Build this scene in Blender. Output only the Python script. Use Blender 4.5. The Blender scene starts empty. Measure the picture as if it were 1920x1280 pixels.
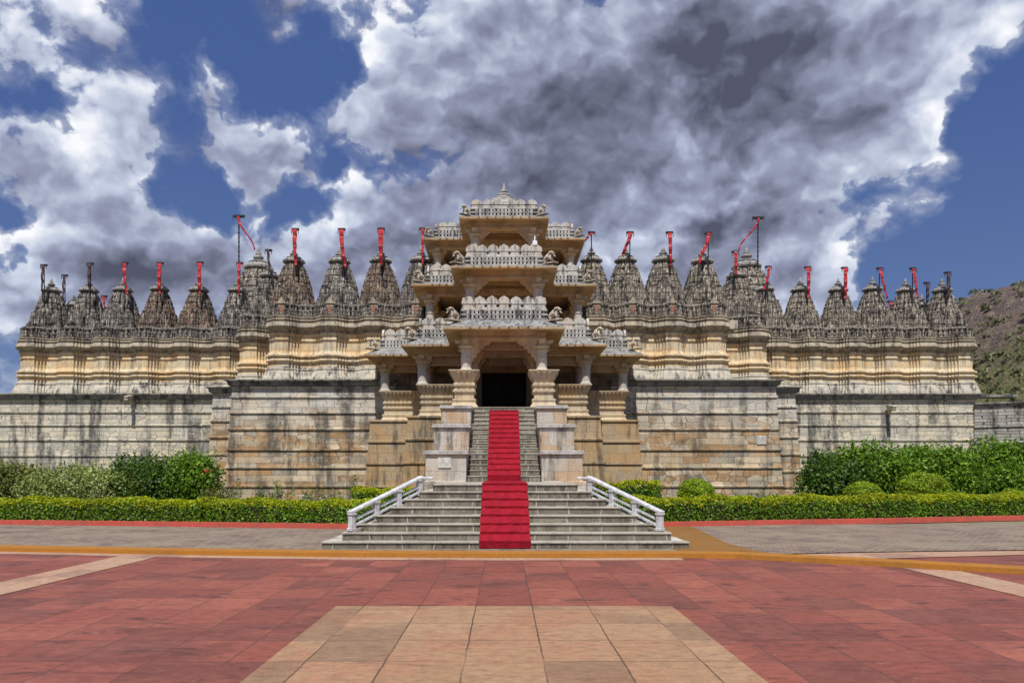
import bpy, bmesh, math, random
import numpy as np
from mathutils import Vector, Matrix

random.seed(7)
rng = np.random.default_rng(11)
S = bpy.context.scene
COL = S.collection
R = math.radians

# ------------------------------------------------------------------ camera, light, exposure
EYE = 1.65                       # camera height
F = 1500.0                       # focal length in pixels of the 1920 wide photograph
cam_d = bpy.data.cameras.new('camera')
cam = bpy.data.objects.new('camera', cam_d); COL.objects.link(cam)
cam.location = (0, 0, EYE); cam.rotation_euler = (R(90), 0, 0)
cam_d.sensor_width = 36; cam_d.lens = F / 1920 * 36
cam_d.shift_x = 15 / 1920; cam_d.shift_y = 245 / 1920
cam_d.clip_start = 0.1; cam_d.clip_end = 3000
S.camera = cam

SUN_TO = Vector((-0.035, -0.47, 0.88)).normalized()       # towards the sun
sun_d = bpy.data.lights.new('sun', 'SUN'); sun_d.energy = 3.6; sun_d.angle = R(0.5)
sun_d.color = (1.0, 0.955, 0.885)
sun = bpy.data.objects.new('sun', sun_d); COL.objects.link(sun)
sun.rotation_euler = SUN_TO.to_track_quat('Z', 'Y').to_euler(); sun.location = (-30, -60, 80)

S.view_settings.view_transform = 'Standard'; S.view_settings.look = 'None'
S.view_settings.exposure = 0.5; S.view_settings.gamma = 1.0

# ------------------------------------------------------------------ node helpers
class NT:
    def __init__(s, tree): s.t = tree
    def n(s, kind, **kw):
        nd = s.t.nodes.new(kind)
        for k, v in kw.items():
            if k.startswith('i_'): s.set(nd, k[2:], v)
            else: setattr(nd, k, v)
        return nd
    def set(s, nd, key, v):
        sock = nd.inputs[int(key)] if key.isdigit() else nd.inputs[key.replace('_', ' ')]
        if isinstance(v, bpy.types.NodeSocket): s.t.links.new(v, sock)
        else: sock.default_value = v
    def link(s, a, b): s.t.links.new(a, b)
    def math(s, op, a, b=0.0, c=0.0, clamp=False):
        nd = s.t.nodes.new('ShaderNodeMath'); nd.operation = op; nd.use_clamp = clamp
        for i, v in enumerate((a, b, c)): s.set(nd, str(i), v)
        return nd.outputs[0]
    def vmath(s, op, a, b=(0, 0, 0)):
        nd = s.t.nodes.new('ShaderNodeVectorMath'); nd.operation = op
        s.set(nd, '0', a); s.set(nd, '1', b)
        return nd
    def noise(s, vec, scale, detail=4, rough=0.55, dist=0.0):
        nd = s.t.nodes.new('ShaderNodeTexNoise')
        s.set(nd, 'Vector', vec); nd.inputs['Scale'].default_value = scale
        nd.inputs['Detail'].default_value = detail; nd.inputs['Roughness'].default_value = rough
        nd.inputs['Distortion'].default_value = dist
        return nd.outputs['Fac']
    def ramp(s, fac, stops, interp='LINEAR'):
        nd = s.t.nodes.new('ShaderNodeValToRGB'); s.set(nd, 'Fac', fac)
        cr = nd.color_ramp; cr.interpolation = interp
        while len(cr.elements) < len(stops): cr.elements.new(0.5)
        for e, (p, c) in zip(cr.elements, stops):
            e.position = p
            e.color = (c, c, c, 1) if isinstance(c, (int, float)) else (*c, 1)
        return nd.outputs['Color']
    def smooth(s, v, a, b, lo=0.0, hi=1.0):
        nd = s.t.nodes.new('ShaderNodeMapRange'); nd.interpolation_type = 'SMOOTHSTEP'
        for k, x in (('Value', v), ('From Min', a), ('From Max', b), ('To Min', lo), ('To Max', hi)): s.set(nd, k, x)
        return nd.outputs['Result']
    def mix(s, fac, a, b, mode='MIX'):
        nd = s.t.nodes.new('ShaderNodeMix'); nd.data_type = 'RGBA'; nd.blend_type = mode; nd.clamp_factor = True
        s.set(nd, '0', fac)
        for i, v in ((6, a), (7, b)):
            s.set(nd, str(i), v if isinstance(v, bpy.types.NodeSocket) else (*v, 1))
        return nd.outputs[2]
    def scalev(s, vec, sc): return s.vmath('MULTIPLY', vec, sc).outputs[0]

# ------------------------------------------------------------------ world: Nishita sky + clouds by direction
W = bpy.data.worlds.new('World'); S.world = W; W.use_nodes = True
W.node_tree.nodes.clear()
def build_world():
    T = NT(W.node_tree)
    STR = 0.10
    sky = T.n('ShaderNodeTexSky', sky_type='NISHITA', sun_disc=False)
    sky.sun_elevation = math.asin(SUN_TO.z); sky.sun_rotation = math.atan2(SUN_TO.x, SUN_TO.y)
    sky.air_density = 1.0; sky.dust_density = 0.2; sky.ozone_density = 2.0; sky.altitude = 600
    hs = T.n('ShaderNodeHueSaturation', i_Hue=0.508, i_Saturation=1.0, i_Value=0.6, i_Color=sky.outputs[0]).outputs[0]
    d = T.n('ShaderNodeTexCoord').outputs['Generated']
    d = T.vmath('NORMALIZE', d).outputs[0]
    el = T.n('ShaderNodeSeparateXYZ', i_Vector=d).outputs[2]
    # deep clear blue of the day, paler towards the horizon
    deep = T.mix(T.smooth(el, 0.02, 0.45), (0.80, 1.32, 2.75), (0.42, 0.82, 2.3))
    blue = T.mix(0.85, hs, deep)
    wn = T.n('ShaderNodeTexNoise'); T.set(wn, 'Vector', d); wn.inputs['Scale'].default_value = 6.0; wn.inputs['Detail'].default_value = 5; wn.inputs['Roughness'].default_value = 0.6
    w = T.vmath('SUBTRACT', wn.outputs['Color'], (0.5, 0.5, 0.5)).outputs[0]
    wf = T.n('ShaderNodeTexNoise'); T.set(wf, 'Vector', d); wf.inputs['Scale'].default_value = 24.0; wf.inputs['Detail'].default_value = 5
    w2 = T.vmath('SUBTRACT', wf.outputs['Color'], (0.5, 0.5, 0.5)).outputs[0]
    dw = T.vmath('ADD', T.vmath('ADD', d, T.scalev(w, (0.05, 0.05, 0.04))).outputs[0], T.scalev(w2, (0.022, 0.022, 0.022))).outputs[0]
    st = T.scalev(dw, (1.0, 1.0, 1.3))
    def puffs(v, sc, det):
        vo = T.n('ShaderNodeTexVoronoi', feature='F1', normalize=True); T.set(vo, 'Vector', v)
        vo.inputs['Scale'].default_value = sc; vo.inputs['Detail'].default_value = det; vo.inputs['Roughness'].default_value = 0.55; vo.inputs['Lacunarity'].default_value = 2.2
        return T.math('SUBTRACT', 1.0, vo.outputs['Distance'])
    p0 = puffs(st, 9.0, 3.0)
    off = (-0.004, 0.0, 0.016)
    p1 = puffs(T.vmath('ADD', st, off).outputs[0], 9.0, 2.0)
    low = T.noise(st, 5.0, 3, 0.5)
    n0 = T.noise(st, 14.0, 6, 0.62)
    big = T.noise(T.vmath('ADD', st, (3.1, 1.7, 0.4)).outputs[0], 4.5, 5, 0.55)
    def direc(px, py):
        v = Vector(((px - 945) / F, 1, (885 - py) / F)); return v.normalized()
    dwb = T.vmath('ADD', d, T.scalev(w, (0.20, 0.20, 0.16))).outputs[0]
    def blob(px, py, rx, rz, amp):
        c = direc(px, py); k = c.y
        v = T.vmath('SUBTRACT', dwb, tuple(c)).outputs[0]
        v = T.scalev(v, (F / (rx * k), F / (rx * k), F / (rz * k)))
        ln = T.vmath('LENGTH', v).outputs['Value']
        return T.smooth(ln, 1.0, 0.0, 0.0, amp)
    def total(lst):
        acc = None
        for b in lst:
            x = blob(*b); acc = x if acc is None else T.math('ADD', acc, x)
        return acc
    cover = total([(1150, 180, 600, 330, .62), (1480, 260, 330, 400, .45), (130, 310, 260, 140, .40), (480, 285, 240, 100, .46), (280, 490, 430, 140, .62), (150, 560, 300, 110, .25), (320, 560, 520, 130, .25), (950, 520, 520, 170, .4),
                   (60, 60, 170, 150, .16), (230, 150, 120, 120, .16), (420, 140, 80, 120, .34), (570, 10, 150, 60, .36), (40, 600, 150, 130, .3), (1250, 540, 440, 190, .60), (720, 220, 170, 120, .32),
                   (1370, 430, 280, 140, .35), (1750, 60, 170, 120, .42), (740, 460, 360, 170, .62), (870, 420, 260, 130, .3), (1560, 330, 150, 260, .25), (1500, 560, 200, 120, .35)])
    holes = total([(560, 120, 220, 120, .62), (330, 210, 170, 140, .42), (330, 60, 120, 100, .42), (2000, 380, 310, 440, 1.5), (1810, 620, 190, 220, .9), (1590, 390, 120, 80, .40),
                   (405, 365, 80, 80, .75), (590, 385, 100, 60, .65), (650, 300, 60, 50, .35), (310, 330, 60, 90, .3), (10, 375, 90, 60, .5), (20, 190, 130, 80, .40), (1720, 540, 130, 120, .55), (30, 470, 100, 50, .45), (110, 660, 120, 100, .35), (690, 130, 60, 70, .3)])
    c = T.math('SUBTRACT', cover, holes)
    c = T.math('ADD', c, -0.10)
    nn = T.math('MULTIPLY', T.math('SUBTRACT', low, 0.5), 0.95)
    nn = T.math('ADD', nn, T.math('MULTIPLY', T.math('SUBTRACT', p0, 0.62), 0.75))
    nn = T.math('ADD', nn, T.math('MULTIPLY', T.math('SUBTRACT', n0, 0.5), 1.15))
    dens = T.math('ADD', c, nn)
    alpha = T.math('MAXIMUM', T.smooth(dens, 0.0, 0.15), T.smooth(dens, -0.20, 0.25, 0.0, 0.55))
    thick = T.smooth(dens, 0.05, 0.85)
    dark = total([(1010, 260, 330, 200, .30), (1380, 150, 280, 170, .31), (1180, 10, 320, 110, .24), (160, 380, 240, 70, .36), (560, 330, 190, 60, .32),
                  (960, 350, 380, 120, .26), (1560, 190, 150, 120, .16), (330, 500, 260, 60, .20), (760, 120, 150, 120, .08), (1440, 500, 300, 70, .16), (1190, 300, 70, 90, .14), (180, 470, 260, 50, .12)])
    lite = total([(760, 200, 120, 100, .28), (1370, 370, 240, 70, .26), (110, 235, 150, 70, .24), (480, 240, 170, 50, .14), (1560, 100, 120, 160, .10), (1600, 480, 90, 60, .22),
                  (1170, 470, 120, 60, .26), (640, 180, 60, 60, .2), (70, 70, 130, 100, .2), (620, 450, 190, 70, .10), (1080, 120, 180, 70, .12), (1250, 250, 60, 90, .18)])
    relief = T.math('ADD', T.math('MULTIPLY', T.math('SUBTRACT', p0, p1), 1.35), T.math('MULTIPLY', T.math('SUBTRACT', T.noise(st, 7.0, 4, 0.55), T.noise(T.vmath('ADD', st, (-0.012, 0.0, 0.035)).outputs[0], 7.0, 4, 0.55)), 2.0))
    b = T.math('ADD', 0.70, relief)
    b = T.math('SUBTRACT', b, T.math('MULTIPLY', dark, 0.72)); b = T.math('ADD', b, lite)
    b = T.math('SUBTRACT', b, T.math('MULTIPLY', thick, 0.36))
    b = T.math('ADD', b, T.math('MULTIPLY', T.math('SUBTRACT', big, 0.5), 0.75))
    b = T.math('ADD', b, T.math('MULTIPLY', T.math('SUBTRACT', p0, 0.62), 0.30))
    b = T.math('ADD', b, T.math('MULTIPLY', T.math('SUBTRACT', n0, 0.5), 0.40))
    col = T.ramp(b, [(0.0, (0.062, 0.068, 0.102)), (0.25, (0.128, 0.138, 0.20)), (0.5, (0.225, 0.248, 0.345)), (0.75, (0.40, 0.44, 0.54)), (1.0, (0.68, 0.69, 0.72))])
    col = T.scalev(col, (1 / STR,) * 3)
    out = T.mix(alpha, blue, col)
    bg = T.n('ShaderNodeBackground', i_Color=out, i_Strength=STR)
    wo = T.n('ShaderNodeOutputWorld'); T.link(bg.outputs[0], wo.inputs[0])
build_world()

# ------------------------------------------------------------------ materials
def new_mat(name):
    m = bpy.data.materials.new(name); m.use_nodes = True; m.node_tree.nodes.clear()
    T = NT(m.node_tree)
    p = T.n('ShaderNodeBsdfPrincipled'); o = T.n('ShaderNodeOutputMaterial'); T.link(p.outputs[0], o.inputs[0])
    return m, T, p

def stone(name, ca, cb, cc, bw=0.7, bh=0.3, mortar=None, msize=0.010, streak=0.6, streak_sc=(2.6, 2.6, 0.16), sdark=(0.035, 0.036, 0.038), warm=None, warm_amt=0.5,
          low=None, low_z=(2.6, 3.4), bump=0.35, rough=0.88, grain=22.0, light=None, rubble_amt=0.0, squash=1.0, contrast=1.0):
    """weathered masonry in world space: courses, block to block colour, patches, rain streaks"""
    m, T, p = new_mat(name)
    pos = T.n('ShaderNodeNewGeometry').outputs['Position']
    sx = T.n('ShaderNodeSeparateXYZ', i_Vector=pos)
    u = T.math('ADD', sx.outputs[0], T.math('MULTIPLY', sx.outputs[1], 1.0))
    jit = T.math('MULTIPLY', T.math('SUBTRACT', T.noise(pos, 1.7, 3), 0.5), 0.22)
    u2 = T.math('ADD', u, jit)
    bv = T.n('ShaderNodeCombineXYZ'); T.set(bv, '0', u2); T.set(bv, '1', T.math('ADD', sx.outputs[2], T.math('MULTIPLY', jit, 0.35)))
    br = T.n('ShaderNodeTexBrick', offset=0.43, squash=squash, squash_frequency=3, offset_frequency=2)
    T.set(br, 'Vector', bv.outputs[0])
    br.inputs['Color1'].default_value = (0, 0, 0, 1); br.inputs['Color2'].default_value = (1, 1, 1, 1); br.inputs['Mortar'].default_value = (0.5,) * 3 + (1,)
    br.inputs['Scale'].default_value = 1.0; br.inputs['Brick Width'].default_value = bw; br.inputs['Row Height'].default_value = bh
    br.inputs['Mortar Size'].default_value = msize; br.inputs['Mortar Smooth'].default_value = 0.3; br.inputs['Bias'].default_value = 0.0
    rnd = T.n('ShaderNodeSeparateColor', i_Color=br.outputs['Color']).outputs[0]
    cv = T.n('ShaderNodeCombineXYZ'); T.set(cv, '0', T.math('MULTIPLY', u2, 1.9 / bw)); T.set(cv, '1', T.math('MULTIPLY', sx.outputs[2], 0.95 / bh))
    vo = T.n('ShaderNodeTexVoronoi', voronoi_dimensions='2D', feature='DISTANCE_TO_EDGE', i_Scale=1.0, i_Randomness=0.62); T.set(vo, 'Vector', cv.outputs[0])
    vc = T.n('ShaderNodeTexVoronoi', voronoi_dimensions='2D', feature='F1', i_Scale=1.0, i_Randomness=0.62); T.set(vc, 'Vector', cv.outputs[0])
    rubble = T.math('MULTIPLY', T.smooth(T.noise(T.scalev(pos, (0.35, 0.35, 0.8)), 1.0, 3, 0.5), 0.46, 0.54), rubble_amt)
    vfac = T.smooth(vo.outputs['Distance'], 0.05, 0.02)
    bfac = T.math('ADD', T.math('MULTIPLY', br.outputs['Fac'], T.math('SUBTRACT', 1.0, rubble)), T.math('MULTIPLY', vfac, rubble))
    vr = T.n('ShaderNodeSeparateColor', i_Color=vc.outputs['Color']).outputs[0]
    rnd = T.math('ADD', T.math('MULTIPLY', rnd, T.math('SUBTRACT', 1.0, rubble)), T.math('MULTIPLY', vr, rubble))
    big = T.noise(pos, 0.55, 5, 0.6)
    mid = T.noise(pos, 2.3, 6, 0.65, 0.4)
    col = T.mix(rnd, ca, cb)
    col = T.mix(T.smooth(mid, 0.42, 0.68), col, cc)
    if warm:
        wm = T.smooth(T.math('ADD', T.math('MULTIPLY', rnd, 0.35), T.math('MULTIPLY', big, 0.9)), 0.52, 0.78)
        col = T.mix(T.math('MULTIPLY', wm, warm_amt), col, warm)
    if low:
        zf = T.math('ADD', sx.outputs[2], T.math('MULTIPLY', T.math('SUBTRACT', big, 0.5), 3.2))
        zf = T.math('ADD', zf, T.math('MULTIPLY', T.math('SUBTRACT', rnd, 0.5), 0.9))
        lf = T.smooth(zf, low_z[1], low_z[0])
        lcol = T.ramp(rnd, [(0.0, low[0]), (0.22, low[3]), (0.42, low[2]), (0.6, low[4]), (0.8, low[1]), (1.0, low[3])]); lcol = T.mix(T.smooth(mid, 0.45, 0.66, 0.0, 0.7), lcol, low[2])
        col = T.mix(lf, col, lcol)
    if light:
        col = T.mix(T.smooth(T.noise(T.scalev(pos, (5.0, 5.0, 0.7)), 1.0, 5, 0.6), 0.54, 0.70), col, light)
    # rain streaks and lichen
    sv = T.scalev(pos, streak_sc)
    s1 = T.noise(sv, 1.0, 6, 0.62)
    s2 = T.noise(T.vmath('ADD', pos, (7, 3, 1)).outputs[0], 0.42, 4, 0.6)
    s4 = T.noise(T.vmath('ADD', T.scalev(pos, (streak_sc[0] * 3.2, streak_sc[1] * 3.2, streak_sc[2] * 2.4)), (4, 1, 2)).outputs[0], 1.0, 4, 0.6)
    sm = T.math('MULTIPLY', T.math('MAXIMUM', T.smooth(s1, 0.47, 0.60), T.math('MULTIPLY', T.smooth(s4, 0.56, 0.68), 0.6)), T.smooth(s2, 0.34, 0.52))
    s3 = T.noise(T.scalev(pos, (1.0, 1.0, 0.6)), 6.0, 6, 0.7)
    sm = T.math('MULTIPLY', sm, T.smooth(s3, 0.25, 0.6, 0.35, 1.0))
    col = T.mix(T.math('MULTIPLY', sm, streak), col, sdark)
    g = T.noise(pos, grain, 5, 0.7)
    col = T.mix(1.0, col, T.ramp(g, [(0.25, 0.62), (0.5, 1.0), (0.75, 1.3)]), 'MULTIPLY')
    if mortar is not None:
        col = T.mix(T.math('MULTIPLY', bfac, T.smooth(T.noise(pos, 2.2, 3), 0.34, 0.58, 0.40, 0.95)), col, mortar)
    T.set(p, 'Base Color', col); T.set(p, 'Roughness', rough)
    p.inputs['Specular IOR Level'].default_value = 0.25
    h = T.math('ADD', T.math('MULTIPLY', g, 0.35), T.math('MULTIPLY', mid, 0.5))
    h = T.math('SUBTRACT', h, T.math('MULTIPLY', bfac, 0.8 if mortar is not None else 0.0))
    bp = T.n('ShaderNodeBump', i_Strength=bump, i_Distance=0.05, i_Height=h); T.set(p, 'Normal', bp.outputs[0])
    return m

def carved(name, ca, cb, light, streak=0.85, warm=None, sdark=(0.018, 0.018, 0.02), bump=0.8, freq=(12, 12, 1.1)):
    """dark weathered carved stone of the spires"""
    m, T, p = new_mat(name)
    pos = T.n('ShaderNodeNewGeometry').outputs['Position']
    a = T.noise(pos, 1.3, 6, 0.65)
    col = T.mix(T.smooth(a, 0.35, 0.65), ca, cb)
    if warm: col = T.mix(T.smooth(T.noise(pos, 0.8, 4, 0.6), 0.5, 0.66), col, warm)
    l = T.noise(T.scalev(pos, freq), 1.0, 4, 0.6)
    col = T.mix(T.smooth(l, 0.50, 0.66), col, light)
    s = T.noise(T.vmath('ADD', T.scalev(pos, (6.5, 6.5, 1.5)), (5, 2, 9)).outputs[0], 1.0, 6, 0.68)
    s2 = T.noise(pos, 1.6, 3, 0.6)
    col = T.mix(T.math('MULTIPLY', T.math('MULTIPLY', T.smooth(s, 0.46, 0.60), T.smooth(s2, 0.3, 0.6, 0.5, 1.0)), streak), col, sdark)
    g = T.noise(pos, 26, 4, 0.7)
    col = T.mix(1.0, col, T.ramp(g, [(0.25, 0.5), (0.5, 1.0), (0.75, 1.4)]), 'MULTIPLY')
    T.set(p, 'Base Color', col); p.inputs['Roughness'].default_value = 0.92; p.inputs['Specular IOR Level'].default_value = 0.2
    vo = T.n('ShaderNodeTexVoronoi', feature='F1', i_Scale=1.0); T.set(vo, 'Vector', T.scalev(pos, (9, 9, 6)))
    h = T.math('ADD', T.math('MULTIPLY', vo.outputs['Distance'], -0.7), T.math('MULTIPLY', l, 0.6))
    h = T.math('ADD', h, T.math('MULTIPLY', g, 0.3))
    bp = T.n('ShaderNodeBump', i_Strength=bump, i_Distance=0.07, i_Height=h); T.set(p, 'Normal', bp.outputs[0])
    return m

def plain(name, col, rough=0.7, var=0.25, scale=8, bump=0.1, col2=None, metallic=0.0):
    m, T, p = new_mat(name)
    pos = T.n('ShaderNodeTexCoord').outputs['Object']
    a = T.noise(pos, scale, 5, 0.6)
    c2 = col2 or tuple(x * (1 - var) for x in col)
    T.set(p, 'Base Color', T.mix(T.smooth(a, 0.35, 0.65), col, c2)); p.inputs['Roughness'].default_value = rough
    p.inputs['Metallic'].default_value = metallic
    bp = T.n('ShaderNodeBump', i_Strength=bump, i_Distance=0.02, i_Height=a); T.set(p, 'Normal', bp.outputs[0])
    return m

def leaf(name, cols, trans=0.35):
    m, T, p = new_mat(name)
    g = T.n('ShaderNodeNewGeometry')
    k = len(cols)
    c = T.ramp(g.outputs['Random Per Island'], [(i / max(1, k - 1), x) for i, x in enumerate(cols)])
    big = T.noise(g.outputs['Position'], 1.4, 3, 0.6)
    c = T.mix(1.0, c, T.ramp(big, [(0.3, 0.72), (0.7, 1.25)]), 'MULTIPLY')
    T.set(p, 'Base Color', c); p.inputs['Roughness'].default_value = 0.5; p.inputs['Specular IOR Level'].default_value = 0.3
    tr = T.n('ShaderNodeBsdfTranslucent', i_Color=c)
    mx = T.n('ShaderNodeMixShader', i_Fac=trans); T.link(p.outputs[0], mx.inputs[1]); T.link(tr.outputs[0], mx.inputs[2])
    out = [n for n in m.node_tree.nodes if n.type == 'OUTPUT_MATERIAL'][0]
    T.link(mx.outputs[0], out.inputs[0])
    return m

M = {}
MORT = (0.06, 0.055, 0.05)
M['terrace_grey'] = stone('terrace_grey_stone', (0.40, 0.375, 0.31), (0.72, 0.68, 0.56), (0.48, 0.455, 0.385), 1.05, 0.235, MORT, 0.011, streak=0.88, streak_sc=(1.7, 1.7, 0.14),
                          warm=(0.56, 0.46, 0.30), warm_amt=0.5, squash=0.7, rubble_amt=1.0, sdark=(0.05, 0.05, 0.052))
M['terrace_tan'] = stone('terrace_tan_stone', (0.41, 0.395, 0.35), (0.72, 0.70, 0.63), (0.45, 0.44, 0.40), 1.25, 0.30, MORT, 0.011, streak=0.85, streak_sc=(1.7, 1.7, 0.14),
                         warm=(0.54, 0.42, 0.27), warm_amt=0.5, low=((0.24, 0.17, 0.10), (0.64, 0.53, 0.38), (0.50, 0.40, 0.27), (0.42, 0.25, 0.12), (0.30, 0.27, 0.22)), low_z=(3.1, 5.1), squash=0.75, rubble_amt=0.8, sdark=(0.06, 0.056, 0.05))
M['base_tan'] = stone('platform_tan_stone', (0.38, 0.27, 0.15), (0.46, 0.37, 0.24), (0.33, 0.27, 0.20), 0.7, 0.42, (0.12, 0.10, 0.08), 0.008, streak=0.7,
                      streak_sc=(3.5, 3.5, 0.25), warm=(0.40, 0.24, 0.10), warm_amt=0.7)
M['shrine'] = stone('shrine_cream_stone', (0.66, 0.55, 0.36), (0.72, 0.62, 0.44), (0.58, 0.51, 0.39), 0.42, 0.30, (0.22, 0.15, 0.08), 0.006, streak=0.55,
                    streak_sc=(5.0, 5.0, 0.3), sdark=(0.10, 0.075, 0.055), warm=(0.64, 0.42, 0.19), warm_amt=0.65)
M['plinth'] = stone('shrine_grey_plinth_stone', (0.46, 0.42, 0.34), (0.56, 0.50, 0.40), (0.36, 0.35, 0.31), 0.8, 0.5, None, 0.006, streak=0.9, streak_sc=(4, 4, 0.4), bump=0.6)
M['cornice'] = stone('cornice_brown_stone', (0.36, 0.30, 0.22), (0.44, 0.38, 0.28), (0.24, 0.21, 0.17), 0.8, 0.5, None, 0.006, streak=0.75, streak_sc=(4, 4, 0.8))
M['spire_dark'] = carved('spire_dark_stone', (0.20, 0.178, 0.155), (0.105, 0.092, 0.082), (0.47, 0.435, 0.37), 1.0)
M['spire_brown'] = carved('spire_brown_stone', (0.175, 0.135, 0.105), (0.095, 0.072, 0.058), (0.40, 0.335, 0.265), 1.0, warm=(0.22, 0.14, 0.10))
M['spire_light'] = carved('spire_grey_stone', (0.245, 0.212, 0.172), (0.135, 0.116, 0.096), (0.54, 0.49, 0.40), 1.0)
M['pav_cream'] = stone('pavilion_cream_stone', (0.52, 0.42, 0.28), (0.58, 0.49, 0.35), (0.47, 0.40, 0.30), 1.1, 0.9, None, 0.004, streak=0.35, streak_sc=(5, 5, 0.5), sdark=(0.14, 0.11, 0.08),
                       warm=(0.54, 0.36, 0.18), warm_amt=0.6, bump=0.3)
M['pav_pillar'] = stone('pavilion_pillar_stone', (0.50, 0.46, 0.40), (0.55, 0.51, 0.45), (0.44, 0.40, 0.35), 3, 3, None, 0.001, streak=0.25, streak_sc=(9, 9, 0.6), sdark=(0.2, 0.18, 0.16), bump=0.3)
M['pav_white'] = stone('pavilion_white_stone', (0.48, 0.465, 0.43), (0.56, 0.54, 0.50), (0.36, 0.355, 0.335), 0.7, 0.6, None, 0.004, streak=0.9, streak_sc=(6, 6, 1.2), sdark=(0.05, 0.05, 0.055), bump=0.5)
M['roof_grey'] = stone('eave_roof_grey_stone', (0.26, 0.26, 0.25), (0.33, 0.325, 0.31), (0.18, 0.18, 0.175), 0.6, 0.6, None, 0.004, streak=0.95, streak_sc=(7, 7, 5), sdark=(0.05, 0.05, 0.052), bump=0.7)
M['merlon'] = stone('merlon_white_stone', (0.50, 0.49, 0.455), (0.60, 0.585, 0.54), (0.40, 0.385, 0.355), 0.5, 0.9, None, 0.002, streak=0.85, streak_sc=(7, 7, 1.5), sdark=(0.08, 0.075, 0.07), warm=(0.58, 0.42, 0.28), warm_amt=0.35, bump=0.2)
M['eave'] = stone('eave_orange_stone', (0.54, 0.40, 0.235), (0.59, 0.455, 0.285), (0.46, 0.345, 0.22), 1.6, 1.2, None, 0.004, streak=0.35, streak_sc=(2, 2, 2), sdark=(0.12, 0.085, 0.06), warm=(0.46, 0.26, 0.11), warm_amt=0.7)
M['frieze'] = stone('frieze_orange_stone', (0.46, 0.30, 0.18), (0.50, 0.35, 0.22), (0.38, 0.26, 0.17), 1.6, 1.2, None, 0.004, streak=0.4, streak_sc=(8, 8, 8), sdark=(0.14, 0.08, 0.05), bump=0.7)
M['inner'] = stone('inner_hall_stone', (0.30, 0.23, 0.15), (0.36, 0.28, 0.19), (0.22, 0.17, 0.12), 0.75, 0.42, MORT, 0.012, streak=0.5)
M['dark'] = plain('hall_painted_shade', (0.03, 0.025, 0.02), 0.9)  # near-black colour stands in for the shade inside the hall
M['tread'] = stone('worn_tread_stone', (0.36, 0.335, 0.28), (0.42, 0.39, 0.33), (0.30, 0.28, 0.23), 0.85, 20, (0.30, 0.28, 0.23), 0.008, streak=0.4, streak_sc=(2.5, 2.5, 2), sdark=(0.12, 0.11, 0.09), bump=0.4)
M['stairs'] = stone('stair_stone', (0.17, 0.15, 0.115), (0.29, 0.26, 0.20), (0.15, 0.135, 0.105), 0.72, 0.17, (0.50, 0.47, 0.40), 0.014, streak=0.85, streak_sc=(7, 1.2, 1.0), sdark=(0.055, 0.05, 0.042), bump=0.5)
M['cheek'] = stone('stair_pier_stone', (0.48, 0.44, 0.38), (0.60, 0.57, 0.51), (0.42, 0.38, 0.32), 0.75, 0.42, (0.26, 0.22, 0.17), 0.008, streak=0.75, streak_sc=(3, 3, 0.4), warm=(0.46, 0.27, 0.13), warm_amt=0.7)
M['cap'] = stone('pier_cap_stone', (0.42, 0.40, 0.37), (0.50, 0.47, 0.44), (0.36, 0.34, 0.32), 2, 2, None, 0.004, streak=0.6, streak_sc=(3, 3, 2))
M['boundary'] = stone('boundary_dark_stone', (0.24, 0.225, 0.20), (0.50, 0.47, 0.41), (0.30, 0.285, 0.26), 0.5, 0.18, (0.04, 0.04, 0.04), 0.02, streak=0.9)
M['marble'] = plain('white_marble', (0.66, 0.66, 0.67), 0.55, 0.35, 9, 0.2)
M['plaque'] = plain('pale_plaque_marble', (0.62, 0.60, 0.54), 0.6, 0.35, 9, 0.4)
M['statue'] = stone('statue_pale_stone', (0.50, 0.44, 0.34), (0.55, 0.49, 0.39), (0.38, 0.33, 0.26), 2, 2, None, 0.004, streak=0.7, streak_sc=(9, 9, 5), sdark=(0.10, 0.085, 0.07), bump=0.5)
M['ochre'] = stone('ochre_kerb_paint', (0.36, 0.145, 0.016), (0.40, 0.165, 0.020), (0.31, 0.13, 0.018), 6, 6, None, 0.002, streak=0.3, streak_sc=(1, 3, 2), sdark=(0.22, 0.12, 0.04), bump=0.15, rough=0.7, grain=40)
M['ochre_old'] = stone('worn_ochre_ground', (0.22, 0.105, 0.022), (0.25, 0.12, 0.028), (0.18, 0.09, 0.03), 6, 6, None, 0.002, streak=0.3, streak_sc=(1, 1, 1), sdark=(0.2, 0.13, 0.07), bump=0.2, grain=30)
M['redkerb'] = stone('red_kerb_paint', (0.46, 0.075, 0.055), (0.52, 0.09, 0.065), (0.40, 0.085, 0.06), 1.2, 4, (0.25, 0.12, 0.09), 0.012, streak=0.35, streak_sc=(3, 3, 1), sdark=(0.22, 0.09, 0.06), bump=0.2)
M['paint_black'] = plain('black_pole_paint', (0.022, 0.020, 0.022), 0.6)
M['soil'] = plain('bed_soil', (0.10, 0.085, 0.045), 0.95, 0.5, 3, 0.6, (0.055, 0.075, 0.02))
M['earth'] = plain('dry_earth', (0.25, 0.21, 0.14), 0.95, 0.4, 0.3, 0.4, (0.13, 0.14, 0.06))
M['wood'] = plain('twig_bark', (0.11, 0.08, 0.055), 0.9)
M['white_metal'] = plain('white_painted_metal', (0.78, 0.79, 0.82), 0.45, 0.08)
M['wire'] = plain('rusty_wire', (0.10, 0.08, 0.06), 0.7)

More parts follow.
